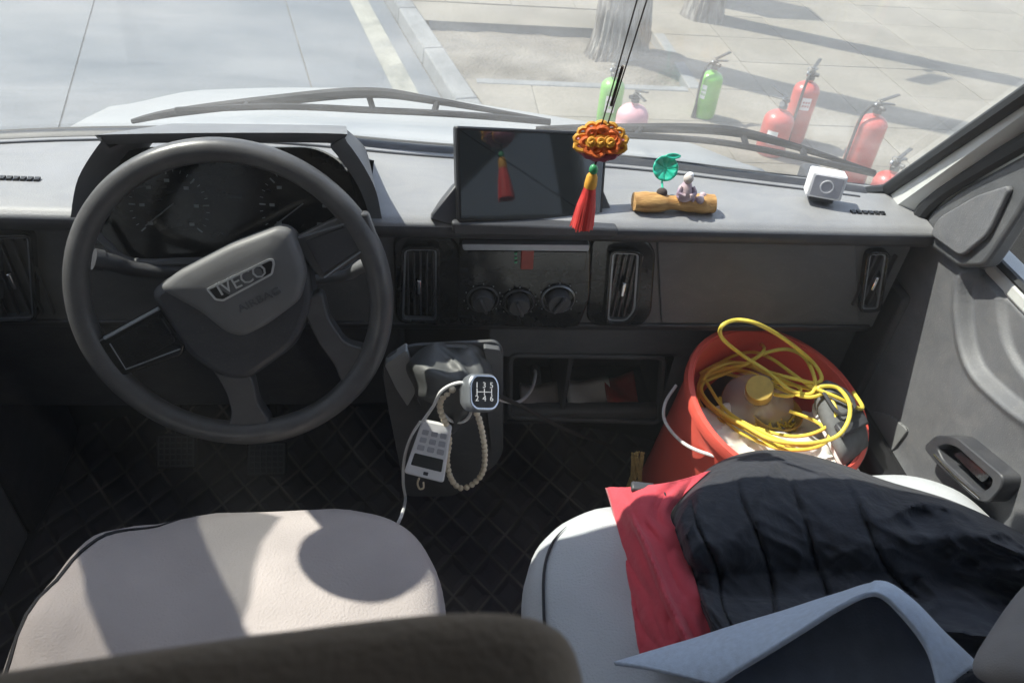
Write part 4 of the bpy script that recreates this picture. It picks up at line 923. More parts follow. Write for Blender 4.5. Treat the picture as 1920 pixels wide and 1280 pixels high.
# ------------------------------------------------------------------ footwell: side trims, pedals, mats
for x in (-0.872, 0.90):
    MB().box((x, 1.33, 1.13), (0.05, 0.54, 0.66)).build('kick_panel', 'dash_dark', van, bevel=0.01)
fm = MB(); fm.grid(lambda u, v: V(-0.84+1.70*u, 0.30+1.25*v, 0.808+0.004*nz((u*9, v*9, 0), 1)+0.10*smooth((v-0.72)/0.28)), 60, 50)
tag(fm.build('floor_mat', 'quilt'), 'black diamond-quilted floor mat covering the cab floor', 'floor mat')
sm_ = MB(); sm_.grid(lambda u, v: V(-0.86+0.012*math.sin(v*7), 0.35+1.1*v, 0.82+0.42*u), 8, 30)
sm_.build('sill_mat', 'quilt', van, solid=0.012)
def pedal(cx, cy, wd, ht, name):
    c = at_z(cx, cy, 0.95); n = V(0, -0.75, 0.66); f = frame(c, n, V(1, 0, 0)); o = MB().prism(rrect(0, 0, wd, ht, 0.008), f, -0.012, 0).build(name, 'rubber', van, bevel=0.003)
    for i in range(7):
        MB().prism(rrect(-wd/2+wd*(i+0.5)/7, 0, 0.003, ht*0.9, 0.001, 1), f, 0, 0.003).build('pad_rib', 'dash_dark', o, sm=False)
    for i in range(6):
        MB().prism(rrect(0, -ht/2+ht*(i+0.5)/6, wd*0.9, 0.003, 0.001, 1), f, 0, 0.0026).build('pad_rib', 'dash_dark', o, sm=False)
    MB().tube([c-n*0.01, c+V(0, 0.10, 0.03), c+V(0, 0.16, 0.25)], 0.011, 8).build('pedal_arm', 'black', o)
pedal(330, 846, 0.085, 0.075, 'clutch_pedal'); pedal(500, 860, 0.085, 0.075, 'brake_pedal')

# ================================================================== gear console
gc = thing('gear_console', V(0.03, 1.0, 0.95), 'grey gear console with leather boot jutting out below the dash', 'console')
YC = 0.955
cpx2 = [(716, 700), (724, 668), (770, 648), (930, 640), (944, 655), (944, 850), (930, 872), (850, 930), (760, 930), (726, 760)]
cpo = round_poly(poly_y(cpx2, YC), 0.014, 4)
def ringc(Y, s=1.0, dz=0.0): return [V(p[0]*s+0.03*(1-s), Y, p[1]+dz) for p in cpo]
cb = MB(); cb.loft([ringc(YC+0.16, 0.98, -0.135), ringc(YC+0.006, 1.0), ringc(YC, 0.985)]); cbo = cb.build('console_body', 'dash', gc, ang=35)
# light grey cheek plates each side of the boot
def plate(px, Y, th, name, m): return MB().prism(round_poly(poly_y(px, Y), 0.005, 3), fr_y(Y), -th, 0).build(name, m, cbo, bevel=0.003)
M['cheek'] = mat('cheek_plastic', (0.36, 0.37, 0.375), 0.5, 0.06, 25, 0.4, 700, dist=0.0005)
plate([(721, 684), (762, 656), (774, 690), (778, 738), (764, 762), (742, 728)], YC-0.012, 0.02, 'cheek_plate', 'cheek')
plate([(906, 652), (938, 656), (942, 700), (940, 836), (922, 850), (912, 760), (918, 700)], YC-0.012, 0.02, 'cheek_plate', 'dash')
# leather boot: a funnel of folds from the collar to the lever
lev0 = at_y(845, 742, 0.93); knob_c = at_y(900, 736, 0.835)
ctrb = at_y(843, 712, YC)
bt = MB(); rings = []
cpx_b = [(770, 690), (800, 656), (842, 648), (890, 655), (912, 690), (906, 740), (880, 782), (836, 790), (800, 770), (778, 730)]
base_ring = spline([at_y(a, b, YC-0.004) for a, b in cpx_b], 6, True)
nb = len(base_ring); leverp = at_y(868, 742, 0.875)
for k in range(12):
    t = k/11; rg = []
    for j, p in enumerate(base_ring):
        a = 2*PI*j/nb; c = ctrb.lerp(leverp, smooth(t)*1.0)
        rad = (p-ctrb)*(1-t)**0.85*0.93+(p-ctrb).normalized()*0.014
        fold = 1+0.24*math.sin(3*a+2.6*t+0.6)*math.sin(PI*min(1, t*1.15))+0.13*(1-2*abs(math.sin(4*a-4*t)))*math.sin(PI*t)
        lift = V(0, -0.030*math.sin(PI*t)*(0.6+0.5*math.sin(3*a+1.3*t)), 0.020*math.sin(PI*t)*math.sin(a*2))
        rg.append(c+rad*fold+lift)
    rings.append(rg)
bt.loft(rings); bt.build('gear_boot', 'boot', gc, ang=80)
MB().tube(base_ring, 0.0045, 6, True).build('boot_collar', 'hinge', gc)
MB().tube([leverp+V(-0.02, 0.02, 0), knob_c], 0.008, 10).build('gear_lever', 'chrome', gc)
kn = (CAM-knob_c).normalized(); kn = (kn+V(0.42, 0.05, 0.05)).normalized()
kf = frame(knob_c, kn, V(1, 0, 0))
ko = round_poly([(-0.026, -0.020), (-0.017, -0.030), (0.017, -0.030), (0.026, -0.020), (0.027, 0.014), (0.019, 0.029), (-0.019, 0.029), (-0.027, 0.014)], 0.010, 4)
kr_ = [[kf[0]+kf[1]*a*s_+kf[2]*b*s_+kf[3]*h for a, b in ko] for s_, h in ((0.45, -0.05), (0.72, -0.036), (0.93, -0.018), (1.0, 0.0), (0.97, 0.010), (0.86, 0.0155))]
kb_ = MB().loft(kr_).build('gear_knob', 'silver', gc, ang=60)
kin = [(a*0.80, b*0.80) for a, b in ko]
MB().ring([(a*0.87, b*0.87) for a, b in ko], kin, kf, 0.012, 0.0185).build('knob_rim', 'chrome', kb_)
MB().prism(kin, kf, 0.010, 0.0165).build('shift_plate', 'black', kb_)
for i, ch in enumerate('135246'):
    text(ch, 'numeral', 0.0125, kf, (-0.012+0.012*(i % 3), 0.010-0.020*(i//3), 0.0166), 'white', kb_, 0.0003)
gl_ = MB()
for i in range(3): gl_.prism([(-0.0126+0.012*i, -0.005), (-0.0114+0.012*i, -0.005), (-0.0114+0.012*i, 0.005), (-0.0126+0.012*i, 0.005)], kf, 0.0163, 0.0172)
gl_.prism([(-0.0126, -0.0006), (0.0126, -0.0006), (0.0126, 0.0006), (-0.0126, 0.0006)], kf, 0.0163, 0.0174)
gl_.build('shift_lines', 'white', kb_, sm=False)

# ================================================================== things hung on the gear lever
Yr = 0.84
rmf = frame(at_y(805, 846, Yr), V(-0.05, -0.80, 0.55), V(1, 0, 0))
rp = round_poly(poly_f([(792, 786), (848, 797), (832, 905), (757, 886)], rmf), 0.006, 4)
rc = thing('remote_control', rmf[0]-V(0, 0, 0.05), 'white remote with nine keys and dark display hanging below the gear knob', 'remote')
MB().prism(rp, rmf, -0.008, 0.003).build('case', 'white', rc, bevel=0.003)
def q4(u, v):                                                    # bilinear inside the remote's outline
    a, b, c, d = poly_f([(792, 786), (848, 797), (832, 905), (757, 886)], rmf); A, B, C_, D = map(Vector, (a, b, c, d))
    p = A.lerp(B, u).lerp(D.lerp(C_, u), v); return (p.x, p.y)
def rpatch(u0, u1, v0, v1, h, name, m, r=0.002):
    MB().prism(round_poly([q4(u0, v0), q4(u1, v0), q4(u1, v1), q4(u0, v1)], r, 3), rmf, 0.0025, h).build(name, m, rc, bevel=0.0006)
M['key'] = mat('grey_key', (0.42, 0.42, 0.46), 0.6, 0.05, 80)
for i in range(3):
    for j in range(3): rpatch(0.12+0.28*i, 0.32+0.28*i, 0.16+0.14*j, 0.25+0.14*j, 0.0045, 'key', 'key')
rpatch(0.10, 0.90, 0.60, 0.82, 0.0036, 'display', 'screen')
rpatch(0.46, 0.58, 0.88, 0.94, 0.0034, 'logo_mark', 'dash_dark', 0.0005)
hook = [at_y(a, b, Yr) for a, b in ((786, 896), (783, 906), (787, 916), (794, 914), (794, 904))]
MB().tube(spline(hook, 4), 0.0018, 6).build('eyelet', 'bead', rc)
# loop of small beads
lp_ = [(848, 730), (828, 748), (826, 770), (838, 800), (842, 830), (838, 860), (845, 895), (862, 914), (885, 908), (905, 885), (909, 850), (905, 815), (897, 782), (886, 760)]
bl = spline([at_y(a, b, 0.865) for a, b in lp_], 12)
bd_ = MB(); acc = 0; last = bl[0]; bd_.sphere(last, 0.006, 8, 6)
for p in bl:
    if (p-last).length > 0.0098: bd_.sphere(p, (0.0056, 0.0056, 0.0056), 10, 8); last = p
tag(bd_.build('bead_loop', 'bead'), 'loop of small beige beads hanging over the gear lever', 'beads')
# white cords
def cord(name, pts, r, m, label, cat='cable', closed=False, n=8, seg=8):
    return tag(MB().tube(spline(pts, n, closed), r, seg, closed).build(name, m), label, cat)
cord('hanging_strap', [at_y(a, b, 0.85) for a, b in ((792, 790), (812, 762), (826, 735), (850, 720), (872, 720))]+[at_y(a, b, 0.87) for a, b in ((884, 745), (882, 775), (868, 790), (845, 788), (828, 772))], 0.0028, 'cable', 'white strap looped round the gear lever above the remote', 'strap')
cord('white_cable', [at_y(a, b, 0.86) for a, b in ((788, 790), (770, 820), (758, 860), (756, 905), (760, 935))]+[at_z(752, 968, 1.30), at_z(735, 1000, 1.25)], 0.0026, 'cable', 'thin white cable running down beside the remote to the driver seat')
cord('white_cable', [at_y(908, 738, 0.86), at_y(950, 752, 0.95), at_y(975, 752, 1.05), at_y(996, 730, 1.12), at_y(1004, 702, 1.17), at_y(1000, 688, 1.2)], 0.0035, 'cable', 'white charging cable curving from the gear knob into the dash shelf')
cord('black_cable', [at_y(935, 742, 0.90), at_y(985, 765, 0.98), at_y(1060, 805, 1.03), at_y(1130, 830, 1.08), at_y(1175, 850, 1.12)], 0.004, 'hose', 'thin black cable stretched down from the gear knob under the shelf')
cg = MB(); c = at_y(1002, 690, 1.20); cg.tube([c, c+V(0, -0.035, -0.006)], 0.012, 12); tag(cg.build('charger_plug', 'dash_dark'), 'dark charger plug in the left end of the dash shelf', 'charger')
# papers and packets in the shelf
zs0 = sz0+0.004
def packet(pa, pb, w0, m, label, name='packet'):
    a = at_z(*pa, zs0+0.016); b = at_z(*pb, zs0+0.016); d = (b-a)
    f = lambda u, v: a+d*u+V(0, w0*v, 0.006*math.sin(u*5+v*3)+0.012*v)
    tag(MB().grid(f, 12, 5).build(name, m, solid=0.008), label, 'packet')
packet((978, 770), (1050, 770), 0.07, 'pale', 'pale packet lying in the left of the dash shelf')
packet((1066, 768), (1150, 764), 0.08, 'paper', 'white folded packet lying in the middle of the dash shelf')
packet((1140, 764), (1198, 754), 0.08, 'ext_red', 'red packet at the right end of the dash shelf')

# ================================================================== seats
def sgnpow(c, e): return math.copysign(abs(c)**e, c)
def cushion(name, cx, a, y0, y1, z, m, root, prof, ne=0.42, seed=0, crown=0.02, wr=0.004, skew=0.0):
    mb = MB(); n = 88; rings = []; cy = (y0+y1)/2; b = (y1-y0)/2
    for rad, dz in prof:
        rg = []
        for k in range(n):
            t = 2*PI*k/n; x = cx+a*sgnpow(math.cos(t), ne)*rad; y = cy+b*sgnpow(math.sin(t), ne)*rad
            y += skew*(x-cx)
            zz = z+dz+crown*(1-rad*rad)-0.012*smooth((y-(y1-0.16))/0.16)
            p = (x, y, 0); wq = wr*(0.7+1.3*smooth((cx-x)/0.2)); zz += wq*nz(p, 9, seed)+wq*0.5*nz(p, 22, seed+1)
            zz += wq*1.5*(abs(nz((x*0.6+y, y*0.5-x, 0), 7, seed+2))-0.2)
            rg.append(V(x, y, zz))
        rings.append(rg)
    rings.reverse()
    mb.loft(rings); return mb.build(name, m, root, ang=70), rings
CP = [(0.02, 0), (0.15, 0), (0.3, 0), (0.45, 0), (0.6, 0), (0.72, 0), (0.82, -0.001), (0.89, -0.005), (0.94, -0.013), (0.975, -0.027), (0.995, -0.05), (1.0, -0.08), (0.985, -0.17)]
ds = thing('driver_seat', V(-0.262, 0.35, 0.82), 'beige-grey cloth driver seat behind the steering wheel with brown-grey backrest', 'seat')
_, rg = cushion('cushion', -0.240, 0.268, 0.03, 0.730, 1.345, 'seat', ds, CP, 0.50, 3, 0.022, 0.0095)
pr_ = [p+V(0, 0, 0.001) for p in rg[-9]]
pp = [rg[4][k] for k in range(88)]
side = [(rg[4][k]*0.4+rg[5][k]*0.6)+V(0, 0, 0.0015) for k in range(88)]
MB().tube([side[k] for k in range(24, 62)], lambda t: 0.0026*min(1, t*5+0.1), 6).build('piping', 'piping', ds)
MB().box((-0.262, 0.36, 1.0), (0.46, 0.50, 0.34)).build('seat_base', 'black', ds, bevel=0.03)
def backrest(name, root, cx, a, yf, th, z0, z1, m, lean=0.0, ne=0.38, rt_=0.05, seed=0, skew=0.0):
    mb = MB(); n = 64; rings = []; steps = [0, .1, .25, .4, .55, .7, .8, .88]+[1-rt_/(z1-z0)*q for q in (0.9, 0.7, 0.5, 0.34, 0.2, 0.1, 0.04, 0.0)]
    for t in steps:
        z = z0+(z1-z0)*t; q = (z1-z)/rt_; s = 0.0 if q >= 1 else (1-math.sqrt(max(0, 1-(1-q)**2)))
        aa = a-rt_*s; bb = th/2-rt_*s*min(1, (th/2-0.004)/rt_); rg = []
        for k in range(n):
            g = 2*PI*k/n; x = cx+aa*sgnpow(math.cos(g), ne); y = yf-th/2+lean*(t-1)+bb*sgnpow(math.sin(g), ne)
            rg.append(V(x, y+skew*(x-cx)+0.004*nz((x, y, z), 9, seed), z+0.004*nz((x, y, 0), 8, seed+2)))
        rings.append(rg)
    rings.append([r*0.02+Vector((cx, yf-th/2, z1+0.006))*0.98 for r in rings[-1]])
    mb.loft(rings); return mb.build(name, m, root, ang=70), rings
bk, rg = backrest('backrest', ds, -0.256, 0.303, 0.0985, 0.135, 1.30, 2.045, 'back', 0.02, 0.22, 0.024, 4, 0.118)
ps = thing('passenger_seat', V(0.51, 0.35, 0.82), 'wide pale blue-grey cloth passenger seat under the black jacket', 'seat')
_, rg = cushion('cushion', 0.512, 0.388, 0.02, 0.755, 1.348, 'seat2', ps, CP, 0.36, 8, 0.02, 0.004, 0.12)
MB().tube([rg[4][k]+V(0, 0, 0.003) for k in range(32, 62)], lambda t: 0.0020*min(1, t*8+0.1), 6).build('piping', 'piping', ps)
MB().box((0.512, 0.36, 1.0), (0.62, 0.50, 0.34)).build('seat_base', 'black', ps, bevel=0.03)
backrest('backrest', ps, 0.54, 0.345, 0.115, 0.13, 1.30, 1.93, 'back', 0.03, 0.36, 0.04, 9)

# grey cloth cushion leaning against the passenger backrest
def pillow(u, v):
    a = [at_d(x, y, d) for x, y, d in ((1826, 1262, 0.72), (1858, 1180, 0.76), (1935, 1085, 0.80), (2010, 1080, 0.80), (2060, 1180, 0.74), (2040, 1290, 0.68), (1930, 1300, 0.68))]
    c = sum(a, V(0, 0, 0))/len(a); sp = PL
    p = sp[int(u*len(sp)) % len(sp)]; r = math.sin(v*PI/2)
    nrm = (CAM-c).normalized()
    return c+(p-c)*r+nrm*0.05*math.cos(v*PI/2)**0.7+nrm*0.004*nz(p+c*r*3, 20)
PL = spline([at_d(x, y, d) for x, y, d in ((1826, 1262, 0.72), (1858, 1180, 0.76), (1935, 1085, 0.80), (2010, 1080, 0.80), (2060, 1180, 0.74), (2040, 1290, 0.68), (1930, 1300, 0.68))], 8, True)
pl = MB(); c = sum(PL, V(0, 0, 0))/len(PL); nrm = (CAM-c).normalized(); rings = []
for k in range(9):
    f = k/8*PI; r = math.sin(f)*0.98+0.02; h = math.cos(f)*0.05
    rings.append([c+(p-c)*r**0.6+nrm*(h+0.006*nz(p+nrm*h, 14)) for p in PL])
pl.loft(rings); tag(pl.build('seat_pad', mat('warm_grey_cloth', (0.26, 0.24, 0.235), 0.9, 0.06, 20, 0.5, 600, dist=0.001), ang=80), 'grey cloth pad at the right edge leaning on the passenger backrest', 'cushion')

# ================================================================== jacket on the passenger seat
def tabcurve(pts, t):
    sp = pts; k = t*(len(sp)-1); i = min(int(k), len(sp)-2); f = k-i; return sp[i][0]+(sp[i+1][0]-sp[i][0])*f, sp[i][1]+(sp[i+1][1]-sp[i][1])*f
def sm2(pts): q = spline([V(a, b, 0) for a, b in pts], 8); return [(p.x, p.y) for p in q]
JT = sm2([(1255, 962), (1300, 902), (1360, 860), (1440, 843), (1540, 858), (1660, 900), (1790, 940), (1925, 1005), (2040, 1085)])
JB = sm2([(1338, 1204), (1390, 1290), (1480, 1330), (1580, 1340), (1680, 1340), (1790, 1330), (1900, 1320), (2000, 1310), (2080, 1300)])
jk = thing('jacket', at_z(1560, 1050, 1.35), 'black quilted jacket with red lining heaped on the passenger seat', 'jacket')
def jac(u, v):
    a, b = tabcurve(JT, u), tabcurve(JB, u); x = a[0]+(b[0]-a[0])*v; y = a[1]+(b[1]-a[1])*v
    sp = 0.46+0.04*math.sin(u*4+0.5)                           # valley between the two rolls
    if v < sp: q = v/sp; h = 0.085*math.sin(PI*min(1, q**0.8))**0.55
    else: q = (v-sp)/(1-sp); h = 0.078*math.sin(PI*min(1, q))**0.55
    h = max(h, 0.038*smooth(min(v, 1-v)/0.10))
    h *= 0.55+0.45*smooth(min(u/0.06, 1))
    ph = u*7.0+0.30*math.sin(v*5+1)+0.5*nz((u*3, v*2, 0), 1.5, 4); fr_ = abs((ph % 1)-0.5)*2
    seam = math.exp(-((1-fr_)/0.075)**2)*smooth((0.66-u)/0.1)*(0.4+0.6*abs(nz((u*5, v*3, 0), 1.3, 8))*2)
    h -= 0.017*seam*math.sin(PI*v)
    amp = 0.0065+0.014*smooth((u-0.5)/0.25)
    w1 = nz((u*7, v*2.2, 0), 1.0, 2); w2 = 1-2*abs(nz((u*10+v*5, v*6, 0), 1.0, 5)); w3 = 1-2*abs(nz((u*17-v*7, v*9, 0), 1.0, 7))
    w4 = 1-2*abs(nz((u*26+v*4, v*17, 0), 1.0, 9)); h += amp*(1.5*w1+1.1*w2*abs(w2)+0.40*w3*abs(w3)+0.12*w4)*smooth(min(v, 1-v)/0.06)
    return at_z(x, y, 1.345+max(h, 0.002)+0.018*u)
MB().grid(jac, 150, 90).build('jacket_body', 'jacket', jk, ang=80)
HL = sm2([(1136, 914), (1150, 960), (1166, 1030), (1180, 1110), (1190, 1180), (1197, 1230)])
HR = sm2([(1332, 882), (1258, 958), (1278, 1010), (1300, 1080), (1318, 1140), (1338, 1200)])
def hem(u, v):
    a, b = tabcurve(HL, v), tabcurve(HR, v); x = a[0]+(b[0]-a[0])*u; y = a[1]+(b[1]-a[1])*u+10*math.sin(PI*u)*math.exp(-v*9)
    h = 0.012+0.030*smooth(u/0.5)+0.012*math.sin(PI*u)
    fold = abs(nz((u*3.0-v*2.6, v*2.2+u*1.2, 0), 1.5, 11)); f2 = abs(nz((u*7+v*5, v*8, 0), 1.0, 13))
    h += 0.011*fold+0.003*f2*smooth((v-0.55)/0.3)
    h += 0.016*math.exp(-((u-0.35-0.5*(v-0.3))/0.05)**2)*smooth((v-.12)/.2)
    return at_z(x, y, 1.345+h*smooth(u/0.04+0.2))
MB().grid(hem, 50, 90).build('red_lining', 'hem', jk, solid=0.003, ang=80)
c = at_z(1205, 914, 1.392); MB().box(c, (0.034, 0.016, 0.010), Matrix.Rotation(-0.15, 3, 'Z')).build('zip_tab', 'dash_dark', jk, bevel=0.003)
MB().tube(spline([c+V(0.012, 0, 0), c+V(0.026, -0.012, 0.006), c+V(0.03, -0.03, 0.003)], 4), 0.002, 5).build('zip_cord', 'piping', jk)

# arched felt flap in front of it
FF = [(1152, 1242, .90), (1230, 1220, .89), (1320, 1193, .88), (1450, 1153, .87), (1570, 1115, .86), (1645, 1094, .85), (1700, 1122, .83), (1762, 1180, .81), (1832, 1248, .78)]
NN = [(1345, 1284, .80), (1385, 1258, .795), (1430, 1230, .79), (1505, 1182, .785), (1580, 1136, .78), (1640, 1116, .78), (1692, 1156, .77), (1738, 1218, .755), (1760, 1300, .73)]
F3 = spline([at_d(*p) for p in FF], 8); N3 = spline([at_d(*p) for p in NN], 8)
def flap(u, v):
    k = u*(len(F3)-1); i = min(int(k), len(F3)-2); f = k-i
    a = F3[i].lerp(F3[i+1], f); b = N3[i].lerp(N3[i+1], f); p = a.lerp(b, v)
    return p+V(0, 0, 0.012*math.sin(PI*v)*(0.3 if u < .6 else 1.0)+0.003*nz(p, 16))
felt = thing('felt_flap', at_d(1500, 1240, .84), 'light blue-grey felt sheet with its shade painted on the inner face arching up in front of the jacket', 'felt sheet')
MB().grid(flap, 64, 20).build('felt_face', 'felt', felt, solid=0.005, ang=80)

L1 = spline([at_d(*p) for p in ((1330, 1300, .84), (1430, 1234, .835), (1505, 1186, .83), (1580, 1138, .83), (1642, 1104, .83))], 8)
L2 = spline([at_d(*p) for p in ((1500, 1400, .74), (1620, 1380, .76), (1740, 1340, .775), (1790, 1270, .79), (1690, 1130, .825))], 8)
def underside(u, v):
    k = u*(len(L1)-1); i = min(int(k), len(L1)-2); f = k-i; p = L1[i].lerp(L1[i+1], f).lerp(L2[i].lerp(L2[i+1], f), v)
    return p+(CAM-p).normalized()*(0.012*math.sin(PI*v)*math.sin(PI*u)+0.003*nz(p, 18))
MB().grid(underside, 40, 20).build('underside', mat('shaded_felt', (0.15, 0.175, 0.23), 0.9, 0.12, 40, 0.6, 400, dist=0.001), felt, solid=0.003, ang=80)  # inner face of the felt, coloured dark to stand for its shade

# ================================================================== bucket in the passenger footwell
BZ = 1.30; bc_ = at_z(1459, 750, BZ); BR = 0.170
bu = thing('bucket', V(bc_.x, bc_.y, 0.86), 'red plastic bucket full of odds and ends in front of the passenger seat', 'bucket')
tilt = V(0.12, -0.20, 1).normalized(); BH = 0.48; bb = bc_-tilt*BH
MB().lathe([(BR*0.70, 0), (BR*0.74, 0.004), (BR*0.985, BH-0.03), (BR*0.995, BH), (BR*0.96, BH), (BR*0.945, BH-0.03), (BR*0.70, 0.012), (0.002, 0.010)], bb, tilt, 56).build('bucket_body', 'red', bu)
MB().lathe([(BR*0.985, BH-0.022), (BR*1.035, BH-0.020), (BR*1.045, BH-0.006), (BR*1.03, BH+0.002), (BR*0.985, BH+0.003), (BR*0.965, BH-0.004)], bb, tilt, 56, ring=True).build('bucket_rim', 'red', bu, ang=60)
MB().tube(spline([at_z(1268, 722, 1.27), at_z(1247, 756, 1.25), at_z(1248, 792, 1.235), at_z(1284, 832, 1.235), at_z(1338, 854, 1.25), at_z(1400, 866, 1.25)], 7), 0.0032, 7).build('bail_handle', 'cable', bu)
def inb(x, y, z): return at_z(x, y, z+0.08)
# things inside the bucket
bg_ = MB(); c0 = inb(1430, 832, 1.095)
bg_.grid(lambda u, v: c0+V(-0.13+0.26*u, -0.12+0.17*v, 0.045+0.03*nz((u*3, v*3, 0), 1.2, 3)+0.02*abs(nz((u*8, v*8, 0), 1, 6))), 30, 22)
tag(bg_.build('paper_bag', 'paper', solid=0.004), 'white crumpled paper bag in the bucket below the bottle', 'bag')
bt_ = thing('oil_bottle', inb(1420, 800, 0.98), 'clear plastic bottle with gold cap standing in the red bucket', 'bottle')
cp = inb(1424, 728, 1.235); cb0 = inb(1412, 800, 1.0); ax = (cp-cb0).normalized()
o_ = cp-ax*0.235
MB().lathe([(0.066, 0), (0.070, 0.006), (0.072, 0.12), (0.066, 0.15), (0.040, 0.18), (0.024, 0.195), (0.022, 0.205)], o_, ax, 28).build('bottle_body', 'bottle', bt_)
MB().lathe([(0.024, 0.202), (0.0255, 0.206), (0.0255, 0.236), (0.024, 0.240), (0.001, 0.2402)], o_, ax, 28).build('bottle_cap', 'cap', bt_)
MB().lathe([(0.0262, 0.198), (0.0262, 0.210), (0.025, 0.210), (0.025, 0.198)], o_, ax, 28, ring=True).build('cap_band', 'chrome', bt_)
MB().lathe([(0.0535, 0.02), (0.0535, 0.09)], o_, ax, 24).build('bottle_oil', mat('oil', (0.45, 0.26, 0.03), 0.2, 0.1, 20), bt_)
# tub of yellow bits
tb = thing('plastic_tub', inb(1455, 775, 1.10), 'amber tub of yellow scraps beside the bottle in the bucket', 'tub')
tc_ = inb(1452, 768, 1.165)
MB().lathe([(0.040, -0.06), (0.052, 0.0), (0.055, 0.002), (0.053, 0.004), (0.047, -0.004), (0.038, -0.055), (0.001, -0.055)], tc_, (0.05, -0.05, 1), 24).build('tub_wall', 'cap', tb)
sc = MB(); rn = random.Random(3)
for k in range(70):
    a = rn.uniform(0, 2*PI); r = 0.042*math.sqrt(rn.random()); p = tc_+V(math.cos(a)*r, math.sin(a)*r, -0.018+rn.uniform(0, 0.014)); d = V(rn.uniform(-1, 1), rn.uniform(-1, 1), rn.uniform(-.4, .4)).normalized()*0.012
    sc.tube([p-d, p+d], 0.0022, 5)
struct(sc.build('yellow_scraps', 'yellow', tb), 'stuff')
# pale box and dark shoe
bxr = MB(); bxr.hexa([inb(1490, 800, 1.0), inb(1548, 790, 1.0), inb(1575, 905, 1.0), inb(1520, 915, 1.0)], [inb(1478, 792, 1.13), inb(1536, 775, 1.13), inb(1580, 900, 1.13), inb(1500, 905, 1.13)])
tag(bxr.build('carton', 'pale', bevel=0.006), 'pale cardboard carton wedged in the bucket beside the shoe', 'box')
shoe = thing('shoe', inb(1580, 790, 1.1), 'dark grey cloth shoe with white sole sticking up in the bucket', 'shoe')
axs = [inb(1545, 722, 1.235), inb(1562, 745, 1.235), inb(1580, 775, 1.23), inb(1594, 805, 1.22), inb(1604, 835, 1.205), inb(1606, 858, 1.18)]
axp = spline(axs, 5); rings = []; side_v = V(0.85, 0.5, 0).normalized()
for i, p in enumerate(axp):
    t = i/(len(axp)-1); wdt = 0.030+0.018*math.sin(PI*min(1, t*1.05))**0.7; hgt = 0.040*(1-0.25*t)
    if t < 0.08: wdt *= 0.75+3*t
    if t > 0.9: wdt *= 1-5*(t-0.9)
    rings.append([p+side_v*wdt*math.cos(2*PI*k/20)+V(-0.3, 0, 0.95)*hgt*(math.sin(2*PI*k/20)-0.6)*(0.75 if math.sin(2*PI*k/20) > 0 else 0.9) for k in range(20)])
MB().loft(rings).build('upper', 'shoe', shoe, ang=80)
MB().tube([r[11]*0.5+r[13]*0.5+V(-0.004, -0.004, 0.0) for r in rings], 0.0065, 7).build('sole_edge', 'cable', shoe)
op = spline([axp[3]+V(-0.02, 0, 0.018), axp[8]+V(-0.03, 0, 0.022), axp[13]+V(-0.02, 0.0, 0.022), axp[10]+V(0.015, 0, 0.02), axp[5]+V(0.012, 0, 0.02)], 6, True)
MB().tube(op, 0.0035, 6, True).build('shoe_collar', 'dash_dark', shoe)
MB().hexa([axp[12]+side_v*a+V(0, 0, b) for a, b in ((-.035, .012), (.045, .005), (.05, .0), (-.04, .004))], [axp[17]+side_v*a+V(0, 0, b) for a, b in ((-.035, .024), (.04, .014), (.045, .006), (-.04, .016))]).build('strap', 'dash_dark', shoe, bevel=0.003)
# tangled yellow cable
yc = [(1318, 712, 1.17), (1340, 690, 1.19), (1390, 680, 1.20), (1440, 697, 1.235), (1490, 710, 1.25), (1530, 718, 1.25), (1540, 705, 1.26), (1520, 675, 1.27), (1470, 635, 1.33), (1420, 607, 1.385), (1380, 600, 1.385), (1353, 612, 1.385), (1355, 635, 1.345),
      (1395, 668, 1.265), (1440, 697, 1.25), (1480, 730, 1.24), (1520, 738, 1.24), (1528, 712, 1.255), (1510, 672, 1.26), (1478, 655, 1.25), (1440, 660, 1.24), (1415, 672, 1.23), (1395, 684, 1.21), (1360, 700, 1.18), (1322, 716, 1.16),
      (1316, 735, 1.16), (1340, 765, 1.17), (1400, 800, 1.19), (1450, 825, 1.21), (1510, 831, 1.225), (1565, 820, 1.24), (1590, 790, 1.255), (1592, 755, 1.26), (1572, 728, 1.26), (1545, 724, 1.26), (1535, 730, 1.255), (1570, 745, 1.255), (1610, 765, 1.24), (1616, 760, 1.235), (1600, 735, 1.235)]
tag(MB().tube(spline([inb(*p) for p in yc], 7), 0.0037, 8).build('yellow_cable', 'yellow'), 'yellow cable looped above the things in the red bucket', 'cable')
y2 = [(1312, 700, 1.165), (1350, 682, 1.18), (1400, 686, 1.195), (1450, 705, 1.215), (1500, 728, 1.235), (1480, 742, 1.23), (1440, 735, 1.21), (1400, 712, 1.18), (1350, 700, 1.165), (1315, 712, 1.15), (1312, 740, 1.15), (1345, 775, 1.155), (1400, 806, 1.17), (1440, 828, 1.18), (1470, 838, 1.18)]
y3 = [(1322, 745, 1.145), (1338, 790, 1.12), (1370, 798, 1.13), (1420, 815, 1.15), (1460, 830, 1.17), (1490, 840, 1.16)]
y4 = [(1420, 640, 1.20), (1432, 650, 1.23), (1428, 662, 1.24), (1400, 682, 1.22), (1360, 692, 1.19), (1325, 705, 1.17), (1330, 725, 1.16), (1365, 772, 1.175), (1440, 815, 1.20), (1500, 835, 1.215), (1540, 828, 1.225)]
y5 = [(1330, 700, 1.15), (1380, 694, 1.18), (1430, 712, 1.20), (1490, 722, 1.225), (1530, 735, 1.235), (1560, 752, 1.245), (1566, 780, 1.235), (1540, 806, 1.21), (1490, 818, 1.19), (1430, 806, 1.175), (1370, 780, 1.16)]
